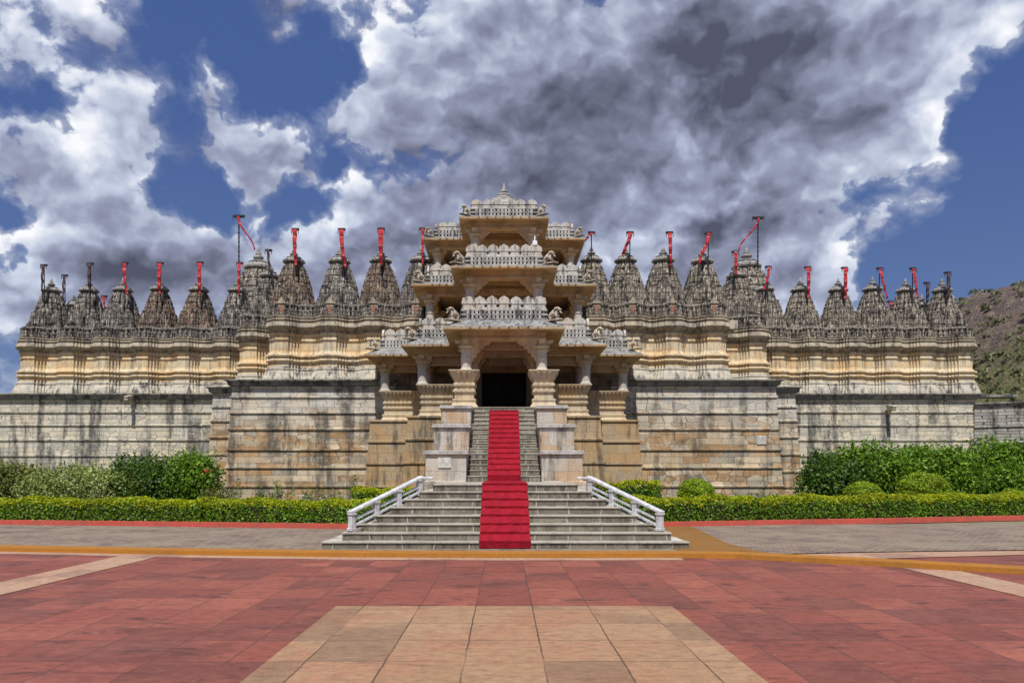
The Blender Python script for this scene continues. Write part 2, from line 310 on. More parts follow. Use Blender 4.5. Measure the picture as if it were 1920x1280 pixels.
M['leaf_hedge_side'] = leaf('hedge_green_leaves', [(0.045, 0.11, 0.008), (0.11, 0.23, 0.012), (0.20, 0.36, 0.018), (0.07, 0.16, 0.010)])
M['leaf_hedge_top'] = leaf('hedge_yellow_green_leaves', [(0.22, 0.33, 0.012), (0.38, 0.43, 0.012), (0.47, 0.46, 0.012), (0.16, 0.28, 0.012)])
M['leaf_green'] = leaf('bush_bright_green_leaves', [(0.05, 0.12, 0.010), (0.13, 0.26, 0.016), (0.25, 0.40, 0.03), (0.07, 0.16, 0.010)])
M['leaf_dark'] = leaf('bush_dark_green_leaves', [(0.03, 0.07, 0.012), (0.065, 0.135, 0.016), (0.13, 0.23, 0.025), (0.035, 0.085, 0.012)])
M['leaf_pale'] = leaf('bush_pale_variegated_leaves', [(0.16, 0.23, 0.04), (0.33, 0.41, 0.11), (0.48, 0.53, 0.20), (0.12, 0.18, 0.03)])
M['leaf_olive'] = leaf('shrub_olive_leaves', [(0.11, 0.14, 0.025), (0.20, 0.24, 0.05), (0.28, 0.30, 0.08), (0.10, 0.11, 0.03)])
M['leaf_topiary'] = leaf('topiary_leaves', [(0.12, 0.22, 0.012), (0.24, 0.36, 0.016), (0.36, 0.45, 0.02), (0.15, 0.26, 0.012)])
M['leaf_grass'] = leaf('grass_blades', [(0.08, 0.16, 0.02), (0.14, 0.25, 0.03), (0.18, 0.24, 0.05)])
M['leaf_hill'] = leaf('hill_scrub_leaves', [(0.09, 0.115, 0.045), (0.13, 0.155, 0.06), (0.19, 0.18, 0.095), (0.08, 0.11, 0.04)], 0.15)
M['petal'] = plain('orange_red_petals', (0.55, 0.10, 0.03), 0.6)

def carpet_mat():
    m, T, p = new_mat('red_carpet_cloth')
    pos = T.n('ShaderNodeNewGeometry').outputs['Position']
    a = T.noise(T.scalev(pos, (3, 1.2, 2)), 2.0, 5, 0.6, 0.6); f = T.noise(pos, 60, 3, 0.6)
    c = T.mix(T.smooth(a, 0.35, 0.65), (0.29, 0.011, 0.023), (0.22, 0.009, 0.018))
    c = T.mix(T.smooth(T.noise(pos, 9, 4, 0.7), 0.60, 0.72), c, (0.32, 0.05, 0.06))
    T.set(p, 'Base Color', c); p.inputs['Roughness'].default_value = 0.95; p.inputs['Specular IOR Level'].default_value = 0.1
    h = T.math('ADD', T.math('MULTIPLY', a, 1.0), T.math('MULTIPLY', f, 0.15))
    bp = T.n('ShaderNodeBump', i_Strength=0.6, i_Distance=0.05, i_Height=h); T.set(p, 'Normal', bp.outputs[0])
    return m
M['carpet'] = carpet_mat()

def pennant_mat():
    m, T, p = new_mat('red_pennant_cloth')
    pos = T.n('ShaderNodeTexCoord').outputs['Object']
    sx = T.n('ShaderNodeSeparateXYZ', i_Vector=pos)
    band = T.math('FRACT', T.math('MULTIPLY', sx.outputs[2], 2.1))
    c = T.mix(T.smooth(T.noise(pos, 6, 4), 0.35, 0.65), (0.46, 0.014, 0.022), (0.34, 0.010, 0.016))
    c = T.mix(T.math('LESS_THAN', band, 0.04), c, (0.62, 0.50, 0.46))
    T.set(p, 'Base Color', c); p.inputs['Roughness'].default_value = 0.8
    return m
M['pennant'] = pennant_mat()
M['pennant_dark'] = plain('dark_weathered_pennant', (0.035, 0.025, 0.028), 0.9, 0.5, 5, 0.2, (0.10, 0.045, 0.045))
M['pennant_white'] = plain('pale_pennant_border', (0.62, 0.55, 0.52), 0.8)

def plaza_mat(name, cols, dark, tw, th, joint=(0.10, 0.045, 0.04), bright=None, ox=0.0, oy=0.0, stain=0.8, rough=0.55):
    m, T, p = new_mat(name)
    pos = T.n('ShaderNodeNewGeometry').outputs['Position']
    jit = T.n('ShaderNodeTexNoise'); T.set(jit, 'Vector', pos); jit.inputs['Scale'].default_value = 2.5; jit.inputs['Detail'].default_value = 4
    jv = T.scalev(T.vmath('SUBTRACT', jit.outputs['Color'], (.5, .5, .5)).outputs[0], (0.028, 0.028, 0))
    v = T.vmath('ADD', T.vmath('ADD', pos, jv).outputs[0], (ox, oy, 0)).outputs[0]
    br = T.n('ShaderNodeTexBrick', offset=0.0, squash=1.0); T.set(br, 'Vector', v)
    br.inputs['Color1'].default_value = (0, 0, 0, 1); br.inputs['Color2'].default_value = (1, 1, 1, 1)
    br.inputs['Scale'].default_value = 1; br.inputs['Brick Width'].default_value = tw; br.inputs['Row Height'].default_value = th
    br.inputs['Mortar Size'].default_value = 0.009; br.inputs['Mortar Smooth'].default_value = 0.3
    rnd = T.n('ShaderNodeSeparateColor', i_Color=br.outputs['Color']).outputs[0]
    a = T.noise(pos, 0.9, 6, 0.65, 0.5); b = T.noise(T.scalev(pos, (1, 2.4, 1)), 3.2, 6, 0.7)
    c = T.mix(rnd, cols[0], cols[1]); c = T.mix(T.smooth(a, 0.42, 0.66), c, cols[2])
    # whole slabs that are darker, and soaked stains
    ds = T.smooth(T.math('ADD', T.math('MULTIPLY', rnd, 0.7), T.math('MULTIPLY', T.noise(pos, 0.5, 3, 0.5), 0.6)), 0.78, 0.90)
    c = T.mix(T.math('MULTIPLY', ds, 0.55), c, dark)
    st = T.math('MULTIPLY', T.smooth(T.noise(T.scalev(pos, (0.8, 1.8, 1)), 1.5, 7, 0.7, 0.8), 0.53, 0.66), stain)
    c = T.mix(st, c, dark)
    if bright:
        c = T.mix(T.math('MULTIPLY', T.smooth(b, 0.60, 0.72), 0.45), c, bright)
        wv = T.noise(T.scalev(pos, (9, 0.9, 1)), 1.0, 4, 0.6, 0.3)
        c = T.mix(T.math('MULTIPLY', T.math('MULTIPLY', T.smooth(wv, 0.66, 0.72), T.smooth(a, 0.5, 0.6)), 0.4), c, bright)
    # joints: partly filled, partly open and dark
    jf = T.math('MULTIPLY', br.outputs['Fac'], T.smooth(T.noise(pos, 0.8, 3), 0.34, 0.54, 0.25, 1.0))
    c = T.mix(jf, c, joint)
    g = T.noise(pos, 30, 4, 0.7)
    c = T.mix(1.0, c, T.ramp(T.noise(T.scalev(pos, (1, 1.6, 1)), 7.0, 6, 0.7), [(0.3, 0.70), (0.5, 1.0), (0.7, 1.22)]), 'MULTIPLY')
    c = T.mix(1.0, c, T.ramp(g, [(0.25, 0.82), (0.75, 1.15)]), 'MULTIPLY')
    T.set(p, 'Base Color', c)
    T.set(p, 'Roughness', T.smooth(a, 0.3, 0.7, rough - 0.05, rough + 0.2)); p.inputs['Specular IOR Level'].default_value = 0.3
    h = T.math('SUBTRACT', T.math('MULTIPLY', b, 0.35), T.math('MULTIPLY', br.outputs['Fac'], 1.0))
    bp = T.n('ShaderNodeBump', i_Strength=0.35, i_Distance=0.02, i_Height=h); T.set(p, 'Normal', bp.outputs[0])
    return m
M['plaza_red'] = plaza_mat('red_sandstone_slabs', ((0.17, 0.052, 0.036), (0.35, 0.113, 0.074), (0.225, 0.066, 0.047)), (0.085, 0.034, 0.030), 0.69, 0.88, bright=(0.38, 0.19, 0.145), ox=0.345 + 0.0, oy=0.06)
M['plaza_beige'] = plaza_mat('beige_sandstone_slabs', ((0.31, 0.186, 0.102), (0.38, 0.235, 0.138), (0.33, 0.170, 0.098)), (0.15, 0.095, 0.058), 0.69, 0.88, joint=(0.10, 0.06, 0.04), bright=(0.40, 0.29, 0.19), ox=0.345, oy=0.06, stain=0.35)
M['plaza_band'] = plaza_mat('pale_sandstone_band', ((0.40, 0.25, 0.16), (0.44, 0.29, 0.19), (0.37, 0.21, 0.14)), (0.22, 0.12, 0.09), 0.9, 0.9, joint=(0.25, 0.15, 0.1), stain=0.3)

def sett_mat():
    m, T, p = new_mat('grey_brick_paving')
    pos = T.n('ShaderNodeNewGeometry').outputs['Position']
    rot = T.n('ShaderNodeVectorRotate', rotation_type='Z_AXIS', i_Vector=pos, i_Angle=R(35)).outputs[0]
    br = T.n('ShaderNodeTexBrick', offset=0.5); T.set(br, 'Vector', rot)
    br.inputs['Color1'].default_value = (0.29, 0.20, 0.145, 1); br.inputs['Color2'].default_value = (0.15, 0.11, 0.09, 1); br.inputs['Mortar'].default_value = (0.07, 0.055, 0.045, 1)
    br.inputs['Scale'].default_value = 1; br.inputs['Brick Width'].default_value = 0.34; br.inputs['Row Height'].default_value = 0.17; br.inputs['Mortar Size'].default_value = 0.016
    c = T.mix(T.smooth(T.noise(pos, 0.7, 5, 0.65), 0.4, 0.65), br.outputs['Color'], (0.235, 0.19, 0.135))
    c = T.mix(T.math('MULTIPLY', T.smooth(T.noise(T.scalev(pos, (0.4, 2, 1)), 2, 6, 0.7), 0.55, 0.7), 0.5), c, (0.17, 0.14, 0.12))
    g = T.noise(pos, 14, 5, 0.75)
    c = T.mix(1.0, c, T.ramp(g, [(0.25, 0.6), (0.75, 1.35)]), 'MULTIPLY')
    T.set(p, 'Base Color', c); p.inputs['Roughness'].default_value = 0.85
    bp = T.n('ShaderNodeBump', i_Strength=0.5, i_Distance=0.02, i_Height=T.math('SUBTRACT', g, br.outputs['Fac'])); T.set(p, 'Normal', bp.outputs[0])
    return m
M['setts'] = sett_mat()

def hill_mat():
    m, T, p = new_mat('dry_scrub_hillside')
    pos = T.n('ShaderNodeNewGeometry').outputs['Position']
    z = T.n('ShaderNodeSeparateXYZ', i_Vector=pos).outputs[2]
    a = T.noise(pos, 0.05, 8, 0.7); b = T.noise(pos, 0.25, 6, 0.75)
    c = T.mix(T.smooth(a, 0.4, 0.6), (0.25, 0.19, 0.165), (0.17, 0.13, 0.13))
    c = T.mix(T.smooth(b, 0.52, 0.64), c, (0.33, 0.27, 0.20))
    gz = T.math('ADD', z, T.math('MULTIPLY', T.math('SUBTRACT', a, 0.5), 110))
    c = T.mix(T.math('MULTIPLY', T.smooth(gz, 74, 42), 0.8), c, T.mix(T.smooth(b, 0.42, 0.6), (0.13, 0.165, 0.05), (0.24, 0.22, 0.11)))
    c = T.mix(T.smooth(T.noise(pos, 0.45, 4, 0.7), 0.58, 0.66), c, (0.05, 0.062, 0.03))
    T.set(p, 'Base Color', c); p.inputs['Roughness'].default_value = 1.0; p.inputs['Specular IOR Level'].default_value = 0.0
    bp = T.n('ShaderNodeBump', i_Strength=1.0, i_Distance=6.0, i_Height=b); T.set(p, 'Normal', bp.outputs[0])
    return m
M['hill'] = hill_mat()

# ------------------------------------------------------------------ mesh helpers
ORG = {}
def org(o): return ORG.get(o.name, Vector((0, 0, 0)))
def thing(name, label, cat, loc, group=None):
    o = bpy.data.objects.new(name, None); COL.objects.link(o); o.location = loc; o.empty_display_size = 0.3
    o['label'] = label; o['category'] = cat
    if group: o['group'] = group
    ORG[o.name] = Vector(loc); return o
def tag(o, label, cat, group=None, kind=None):
    if label: o['label'] = label
    if cat: o['category'] = cat
    if group: o['group'] = group
    if kind: o['kind'] = kind
    return o

class MB:
    def __init__(s): s.v = []; s.f = []
    def add(s, vs, fs):
        b = len(s.v); s.v.extend([tuple(x) for x in vs]); s.f.extend([tuple(i + b for i in f) for f in fs]); return s
    def box(s, x0, x1, y0, y1, z0, z1, taper=0.0):
        t = taper
        vs = [(x0, y0, z0), (x1, y0, z0), (x1, y1, z0), (x0, y1, z0), (x0 + t, y0 + t, z1), (x1 - t, y0 + t, z1), (x1 - t, y1 - t, z1), (x0 + t, y1 - t, z1)]
        return s.add(vs, [(0, 3, 2, 1), (4, 5, 6, 7), (0, 1, 5, 4), (1, 2, 6, 5), (2, 3, 7, 6), (3, 0, 4, 7)])
    def obox(s, c, ax, ay, az):
        """oriented box: centre and three half axes"""
        c, ax, ay, az = map(Vector, (c, ax, ay, az))
        vs = [c + sx * ax + sy * ay + sz * az for sz in (-1, 1) for sx, sy in ((-1, -1), (1, -1), (1, 1), (-1, 1))]
        return s.add(vs, [(0, 3, 2, 1), (4, 5, 6, 7), (0, 1, 5, 4), (1, 2, 6, 5), (2, 3, 7, 6), (3, 0, 4, 7)])
    def lathe(s, prof, cx, cy, seg=16, ang0=0.0, lobes=0, lobe=0.0):
        vs = []; fs = []
        for r, z in prof:
            for k in range(seg):
                a = ang0 + 2 * math.pi * k / seg
                rr = r * (1 + (lobe * math.cos(lobes * a) if lobes else 0))
                vs.append((cx + rr * math.cos(a), cy + rr * math.sin(a), z))
        n = len(prof)
        for j in range(n - 1):
            for k in range(seg):
                k2 = (k + 1) % seg
                fs.append((j * seg + k, j * seg + k2, (j + 1) * seg + k2, (j + 1) * seg + k))
        fs.append(tuple(range(seg))[::-1]); fs.append(tuple((n - 1) * seg + k for k in range(seg)))
        return s.add(vs, fs)
    def prism(s, pts, o, u, v, w):
        """polygon pts (a,b) in plane o + a u + b v, extruded along w (both ways)"""
        o, u, v, w = map(Vector, (o, u, v, w)); n = len(pts)
        vs = [o + a * u + b * v - w for a, b in pts] + [o + a * u + b * v + w for a, b in pts]
        fs = [tuple(range(n)), tuple(range(2 * n - 1, n - 1, -1))] + [(i, i + n, (i + 1) % n + n, (i + 1) % n) for i in range(n)]
        return s.add(vs, fs)
    def tube(s, path, r, seg=6):
        path = [Vector(p) for p in path]; vs = []; fs = []
        rr = r if isinstance(r, (list, tuple)) else [r] * len(path)
        for i, p in enumerate(path):
            t = (path[min(i + 1, len(path) - 1)] - path[max(i - 1, 0)]).normalized()
            a = t.cross(Vector((0, 1, 0.01))).normalized(); b = t.cross(a)
            for k in range(seg):
                th = 2 * math.pi * k / seg
                vs.append(p + rr[i] * (math.cos(th) * a + math.sin(th) * b))
        for i in range(len(path) - 1):
            for k in range(seg):
                k2 = (k + 1) % seg
                fs.append((i * seg + k, i * seg + k2, (i + 1) * seg + k2, (i + 1) * seg + k))
        fs.append(tuple(range(seg))[::-1]); fs.append(tuple((len(path) - 1) * seg + k for k in range(seg)))
        return s.add(vs, fs)
    def mould(s, poly, prof, closed=False, lat=1.0):
        """sweep profile (p outwards, z) along a plan polyline; outward is to the right of travel"""
        n = len(poly); nr = []
        segs = n if closed else n - 1
        for i in range(segs):
            a, b = poly[i], poly[(i + 1) % n]
            dx, dy = b[0] - a[0], b[1] - a[1]; l = math.hypot(dx, dy)
            nr.append((dy / l, -dx / l))
        offs = []
        for i in range(n):
            if closed: n1, n2 = nr[i - 1], nr[i]
            else: n1, n2 = nr[max(i - 1, 0)], nr[min(i, segs - 1)]
            d = 1 + n1[0] * n2[0] + n1[1] * n2[1]
            if d < 0.15: d = 0.15
            offs.append(((n1[0] + n2[0]) / d * lat, (n1[1] + n2[1]) / d))
        vs = []; fs = []
        for p, z in prof:
            for (x, y), (ox, oy) in zip(poly, offs): vs.append((x + ox * p, y + oy * p, z))
        for j in range(len(prof) - 1):
            for i in range(segs):
                i2 = (i + 1) % n
                fs.append((j * n + i, j * n + i2, (j + 1) * n + i2, (j + 1) * n + i))
        return s.add(vs, fs)
    def fill(s, poly, z, up=True):
        vs = [(x, y, z) for x, y in poly]; idx = tuple(range(len(poly)))
        return s.add(vs, [idx if up else idx[::-1]])
    def build(s, name, mat, parent=None, smooth=False, bevel=0.0):
        o = Vector((0, 0, 0)) if parent is None else org(parent)
        me = bpy.data.meshes.new(name)
        me.from_pydata([(x - o.x, y - o.y, z - o.z) for x, y, z in s.v], [], s.f)
        me.materials.append(mat)
        if smooth: me.polygons.foreach_set('use_smooth', [True] * len(me.polygons))
        me.update()
        ob = bpy.data.objects.new(name, me); COL.objects.link(ob)
        if parent is not None: ob.parent = parent; ORG[ob.name] = o
        if bevel:
            b = ob.modifiers.new('bevel', 'BEVEL'); b.width = bevel; b.segments = 1; b.limit_method = 'ANGLE'
        return ob
def rebase(o, loc):
    """move the origin of a free standing mesh to loc without moving its shape"""
    loc = Vector(loc); o.data.transform(Matrix.Translation(-loc)); o.location = loc; ORG[o.name] = loc; return o

def PX(px, D): return (px - 945) / F * D
def PZ(py, D): return EYE + (885 - py) / F * D
def closed_ccw(half): # mirrored plan from left half [(x<0,y)...] going from back to front
    return half + [(-x, y) for x, y in reversed(half)]

# ------------------------------------------------------------------ ground, paving, kerbs
def sheet(name, poly, z, mat):
    m = MB(); m.fill(poly, z); o = m.build(name, mat); tag(o, None, None, kind='structure'); return o
sheet('ground', [(-1500, -300), (1500, -300), (1500, 2600), (-1500, 2600)], -0.02, M['earth'])
sheet('plaza', [(-40, -25), (40, -25), (40, 24.4), (-40, 24.4)], 0.0, M['plaza_red'])
sheet('plaza_inlay', [(-2.07, 6.20), (2.07, 6.20), (2.07, 9.86), (-2.07, 9.86)], 0.004, M['plaza_beige'])
# ochre kerb line, left part bowed back, right part swinging towards the viewer
kf = [(-40, 18.6), (-22, 17.6), (-14, 17.0), (-10.5, 16.66), (-6, 15.9), (-3, 15.52), (0, 15.4), (3.4, 15.45), (4.4, 15.3), (5.4, 14.75), (6.8, 13.95), (8.4, 12.95), (11, 11.4), (16, 8.8), (30, 3)]
def offset_line(l, d):
    out = []
    for i, (x, y) in enumerate(l):
        a = Vector(l[max(i - 1, 0)]); b = Vector(l[min(i + 1, len(l) - 1)]); t = (b - a).normalized()
        out.append((x - t.y * d, y + t.x * d))
    return out
kb = offset_line(kf, 0.55)
m = MB()
n = len(kf)
vs = [(x, y, 0.0) for x, y in kf] + [(x, y, 0.085) for x, y in offset_line(kf, 0.012)] + [(x, y, 0.085) for x, y in kb] + [(x, y, 0.0) for x, y in kb]
fs = [(j * n + i, j * n + i + 1, (j + 1) * n + i + 1, (j + 1) * n + i) for j in range(3) for i in range(n - 1)]
m.add(vs, fs); tag(m.build('kerb', M['ochre']), None, None, kind='structure')
# pale band along the kerb and two bands running towards the viewer
bandf = offset_line(kf, -0.42)
sheet('plaza_band', bandf[:8] + list(reversed(offset_line(kf, -0.002)[:8])), 0.004, M['plaza_band'])
sheet('plaza_band', [(-7.55, -5), (-6.75, -5), (-6.75, 15.6), (-7.55, 15.7)], 0.0085, M['plaza_band'])
sheet('plaza_band', [(6.85, -5), (7.6, -5), (7.6, 13.3), (6.85, 13.8)], 0.0085, M['plaza_band'])
# grey setts between kerb and planting bed
left_edge = [(x, y) for x, y in kb if x < 0.5]
sheet('pavement', left_edge + [(0.0, 24.2), (-40, 26.5)], 0.030, M['setts'])
right_edge = [(4.3, 16.1), (5.2, 15.85), (7.2, 16.3), (12, 16.9), (40, 19.5)]
sheet('pavement', [(0.0, 15.95), (3.5, 16.0)] + right_edge + [(40, 27), (0, 24.2)], 0.0295, M['setts'])
sheet('plaza_band', [(5.0, 15.62), (6.3, 15.0), (9.5, 15.75), (14, 16.55), (40, 19.0), (40, 19.5), (12, 16.9), (7.2, 16.3), (5.2, 15.85)], 0.0125, M['plaza_band'])
# worn ochre strip from the stair to the kerb
sheet('path', [(3.7, 15.9), (5.35, 15.5), (5.2, 16.6), (5.1, 18.3), (5.4, 21.5), (5.6, 23.9), (4.55, 23.9), (4.3, 21), (3.4, 18.6)], 0.036, M['ochre_old'])
# planting bed behind a red kerb
REDL = [(-40, 26.3), (-15.6, 24.75), (-10.5, 24.0), (-3.0, 22.6)]
REDR = [(3.9, 23.6), (6.5, 24.2), (12, 25.6), (18.5, 27.6), (40, 33)]
bed_l = [(x, y + 0.15) for x, y in REDL] + [(-3.0, 39.4), (-13.6, 39.4), (-40, 46.5)]
bed_r = [(x, y + 0.15) for x, y in REDR] + [(40, 46.5), (14, 39.4), (3.9, 39.4)]
sheet('planting_bed', bed_l, 0.06, M['soil']); sheet('planting_bed', bed_r, 0.06, M['soil'])
for ln in (REDL, REDR):
    m = MB(); n = len(ln)
    bk = offset_line(ln, 0.22)
    vs = [(x, y, 0.0) for x, y in ln] + [(x, y, 0.17) for x, y in offset_line(ln, 0.015)] + [(x, y, 0.17) for x, y in bk] + [(x, y, 0.0) for x, y in bk]
    m.add(vs, [(j * n + i, j * n + i + 1, (j + 1) * n + i + 1, (j + 1) * n + i) for j in range(3) for i in range(n - 1)] + [(0, n, 2 * n, 3 * n), (n - 1, 4 * n - 1, 3 * n - 1, 2 * n - 1)])
    tag(m.build('kerb', M['redkerb']), None, None, kind='structure')

# hill on the right
def hill():
    nx, ny = 150, 110
    xs = np.linspace(140, 620, nx); ys = np.linspace(260, 700, ny)
    X, Y = np.meshgrid(xs, ys)
    def vn(x, y, s, seed):
        r = np.random.default_rng(seed); g = r.random((64, 64))
        u = (x / s) % 63; v = (y / s) % 63; i = u.astype(int); j = v.astype(int); fu = u - i; fv = v - j
        fu = fu * fu * (3 - 2 * fu); fv = fv * fv * (3 - 2 * fv)
        return (g[j, i] * (1 - fu) + g[j, (i + 1) % 64] * fu) * (1 - fv) + (g[(j + 1) % 64, i] * (1 - fu) + g[(j + 1) % 64, (i + 1) % 64] * fu) * fv
    base = 100 * np.exp(-((np.maximum(0, 268 - X) / 62) ** 2) * 0.9 - ((np.maximum(0, X - 300) / 260) ** 2)) * np.exp(-(((Y - 430) / 120) ** 2))
    base = base * (1 + 0.15 * (vn(X, Y, 55, 1) - .5))
    nzs = (vn(X, Y, 26, 2) - .5) * 12 + (vn(X, Y, 11, 3) - .5) * 5 + (vn(X, Y, 5, 4) - .5) * 2.4
    Z = base + nzs * np.clip(base / 30, 0, 1) - 1.0
    vs = np.stack([X.ravel(), Y.ravel(), Z.ravel()], 1)
    fs = [(j * nx + i, j * nx + i + 1, (j + 1) * nx + i + 1, (j + 1) * nx + i) for j in range(ny - 1) for i in range(nx - 1)]
    me = bpy.data.meshes.new('hill'); me.from_pydata(vs.tolist(), [], fs); me.materials.append(M['hill'])
    me.polygons.foreach_set('use_smooth', [True] * len(me.polygons)); me.update()
    o = bpy.data.objects.new('hill', me); COL.objects.link(o); tag(o, None, None, kind='structure')
    return X, Y, Z
HX, HY, HZ = hill()

# ------------------------------------------------------------------ foliage
def leaf_mesh(name, mat_list, pts, nrm, size, mats=None, parent=None, aspect=0.55, jitter=0.9):
    """many small leaf quads at pts (N,3), facing roughly nrm"""
    N = len(pts)
    n = nrm + rng.normal(0, jitter, (N, 3)); n /= np.linalg.norm(n, axis=1, keepdims=True) + 1e-9
    r = rng.normal(0, 1, (N, 3)); u = np.cross(n, r); u /= np.linalg.norm(u, axis=1, keepdims=True) + 1e-9
    v = np.cross(n, u)
    sz = size * rng.uniform(0.6, 1.35, (N, 1))
    a = u * sz; b = v * sz * aspect; c = n * sz * 0.18
    quad = np.stack([pts - a, pts - b + c, pts + a, pts + b + c], 1).reshape(-1, 3)
    o0 = Vector((0, 0, 0)) if parent is None else org(parent)
    quad = quad - np.array(o0)
    me = bpy.data.meshes.new(name)
    me.vertices.add(4 * N); me.vertices.foreach_set('co', quad.ravel().astype(np.float32))
    me.loops.add(4 * N); me.loops.foreach_set('vertex_index', np.arange(4 * N, dtype=np.int32))
    me.polygons.add(N); me.polygons.foreach_set('loop_start', np.arange(0, 4 * N, 4, dtype=np.int32)); me.polygons.foreach_set('loop_total', np.full(N, 4, dtype=np.int32))
    for mm in mat_list: me.materials.append(mm)
    if mats is not None: me.polygons.foreach_set('material_index', mats.astype(np.int32))
    me.update(calc_edges=True); me.validate()
    ob = bpy.data.objects.new(name, me); COL.objects.link(ob)
    if parent is not None: ob.parent = parent; ORG[ob.name] = o0
    return ob

def lobes(center, rad, k, seed, spread=0.75, flat=0.0):
    r = np.random.default_rng(seed); L = []
    for i in range(k):
        d = r.normal(0, 1, 3); d /= np.linalg.norm(d)
        d[2] = abs(d[2]) * 0.9 - 0.25
        L.append((np.array(center) + d * np.array(rad) * spread * r.uniform(0.5, 1.0), np.array(rad) * r.uniform(0.30, 0.52)))
    return L
def shell_points(L, count, ground=0.08, inner=0.25):
    vols = np.array([np.prod(s) ** (2 / 3) for _, s in L]); pick = rng.choice(len(L), count, p=vols / vols.sum())
    C = np.array([c for c, _ in L])[pick]; Rr = np.array([s for _, s in L])[pick]
    d = rng.normal(0, 1, (count, 3)); d /= np.linalg.norm(d, axis=1, keepdims=True)
    rad = np.where(rng.random((count, 1)) < inner, rng.uniform(0.4, 0.9, (count, 1)), rng.normal(0.97, 0.12, (count, 1)) + np.where(rng.random((count, 1)) < 0.10, rng.uniform(0, 0.42, (count, 1)), 0))
    P = C + d * Rr * rad
    k = P[:, 2] > ground
    # keep leaves that are not deep inside another lobe
    deep = np.zeros(count, bool)
    for c, s in L: deep |= (np.linalg.norm((P - c) / s, axis=1) < 0.62)
    k &= ~deep | (rng.random(count) < 0.15)
    return P[k], d[k]
def stems_mesh(name, base, tips, r0, parent, mat=None):
    m = MB()
    for (b, t) in zip(base, tips):
        b = Vector(b); t = Vector(t); mid = (b + t) / 2 + Vector((random.uniform(-.08, .08), random.uniform(-.08, .08), 0.05))
        m.tube([b, mid, t], [r0, r0 * .7, r0 * .3], 5)
    return m.build(name, mat or M['wood'], parent)
def bush(name, label, cat, center, rad, mat, count, size, k=16, seed=1, group=None, spread=0.75, nstems=7, inner=0.25, aspect=0.55):
    base = (center[0], center[1], 0.06)
    t = thing(name, label, cat, base, group)
    L = lobes(center, rad, k, seed, spread)
    P, d = shell_points(L, count, 0.1, inner)
    sr = np.random.default_rng(seed + 500); SP = []
    for q in range(int(26 * rad[0])):
        c, sz_ = L[sr.integers(len(L))]; a = sr.uniform(-1, 1); tip = np.array(c) + np.array([a * sz_[0], sr.uniform(-.8, .2) * sz_[1], sz_[2] * (1.05 - .3 * abs(a))])
        dr = np.array([a * .5 + sr.normal(0, .25), sr.normal(0, .3), 1.0]); ln_ = sr.uniform(.12, .38)
        for f in np.linspace(0, 1, 9): SP.append(tip + dr * ln_ * f + sr.normal(0, .022, 3))
    P = np.concatenate([P, np.array(SP)]); d = np.concatenate([d, np.tile([0, -.4, .4], (len(SP), 1))])
    leaf_mesh('foliage', [M[mat]], P, d * 0.9 + np.array([0, 0, 0.35]), size, None, t, aspect)
    rr = random.Random(seed)
    bs = [(center[0] + rr.uniform(-.25, .25) * rad[0], center[1] + rr.uniform(-.2, .2) * rad[1], 0.04) for _ in range(nstems)]
    tp = [tuple(L[i % len(L)][0]) for i in range(nstems)]
    stems_mesh('stem', bs, tp, 0.035, t)
    return t

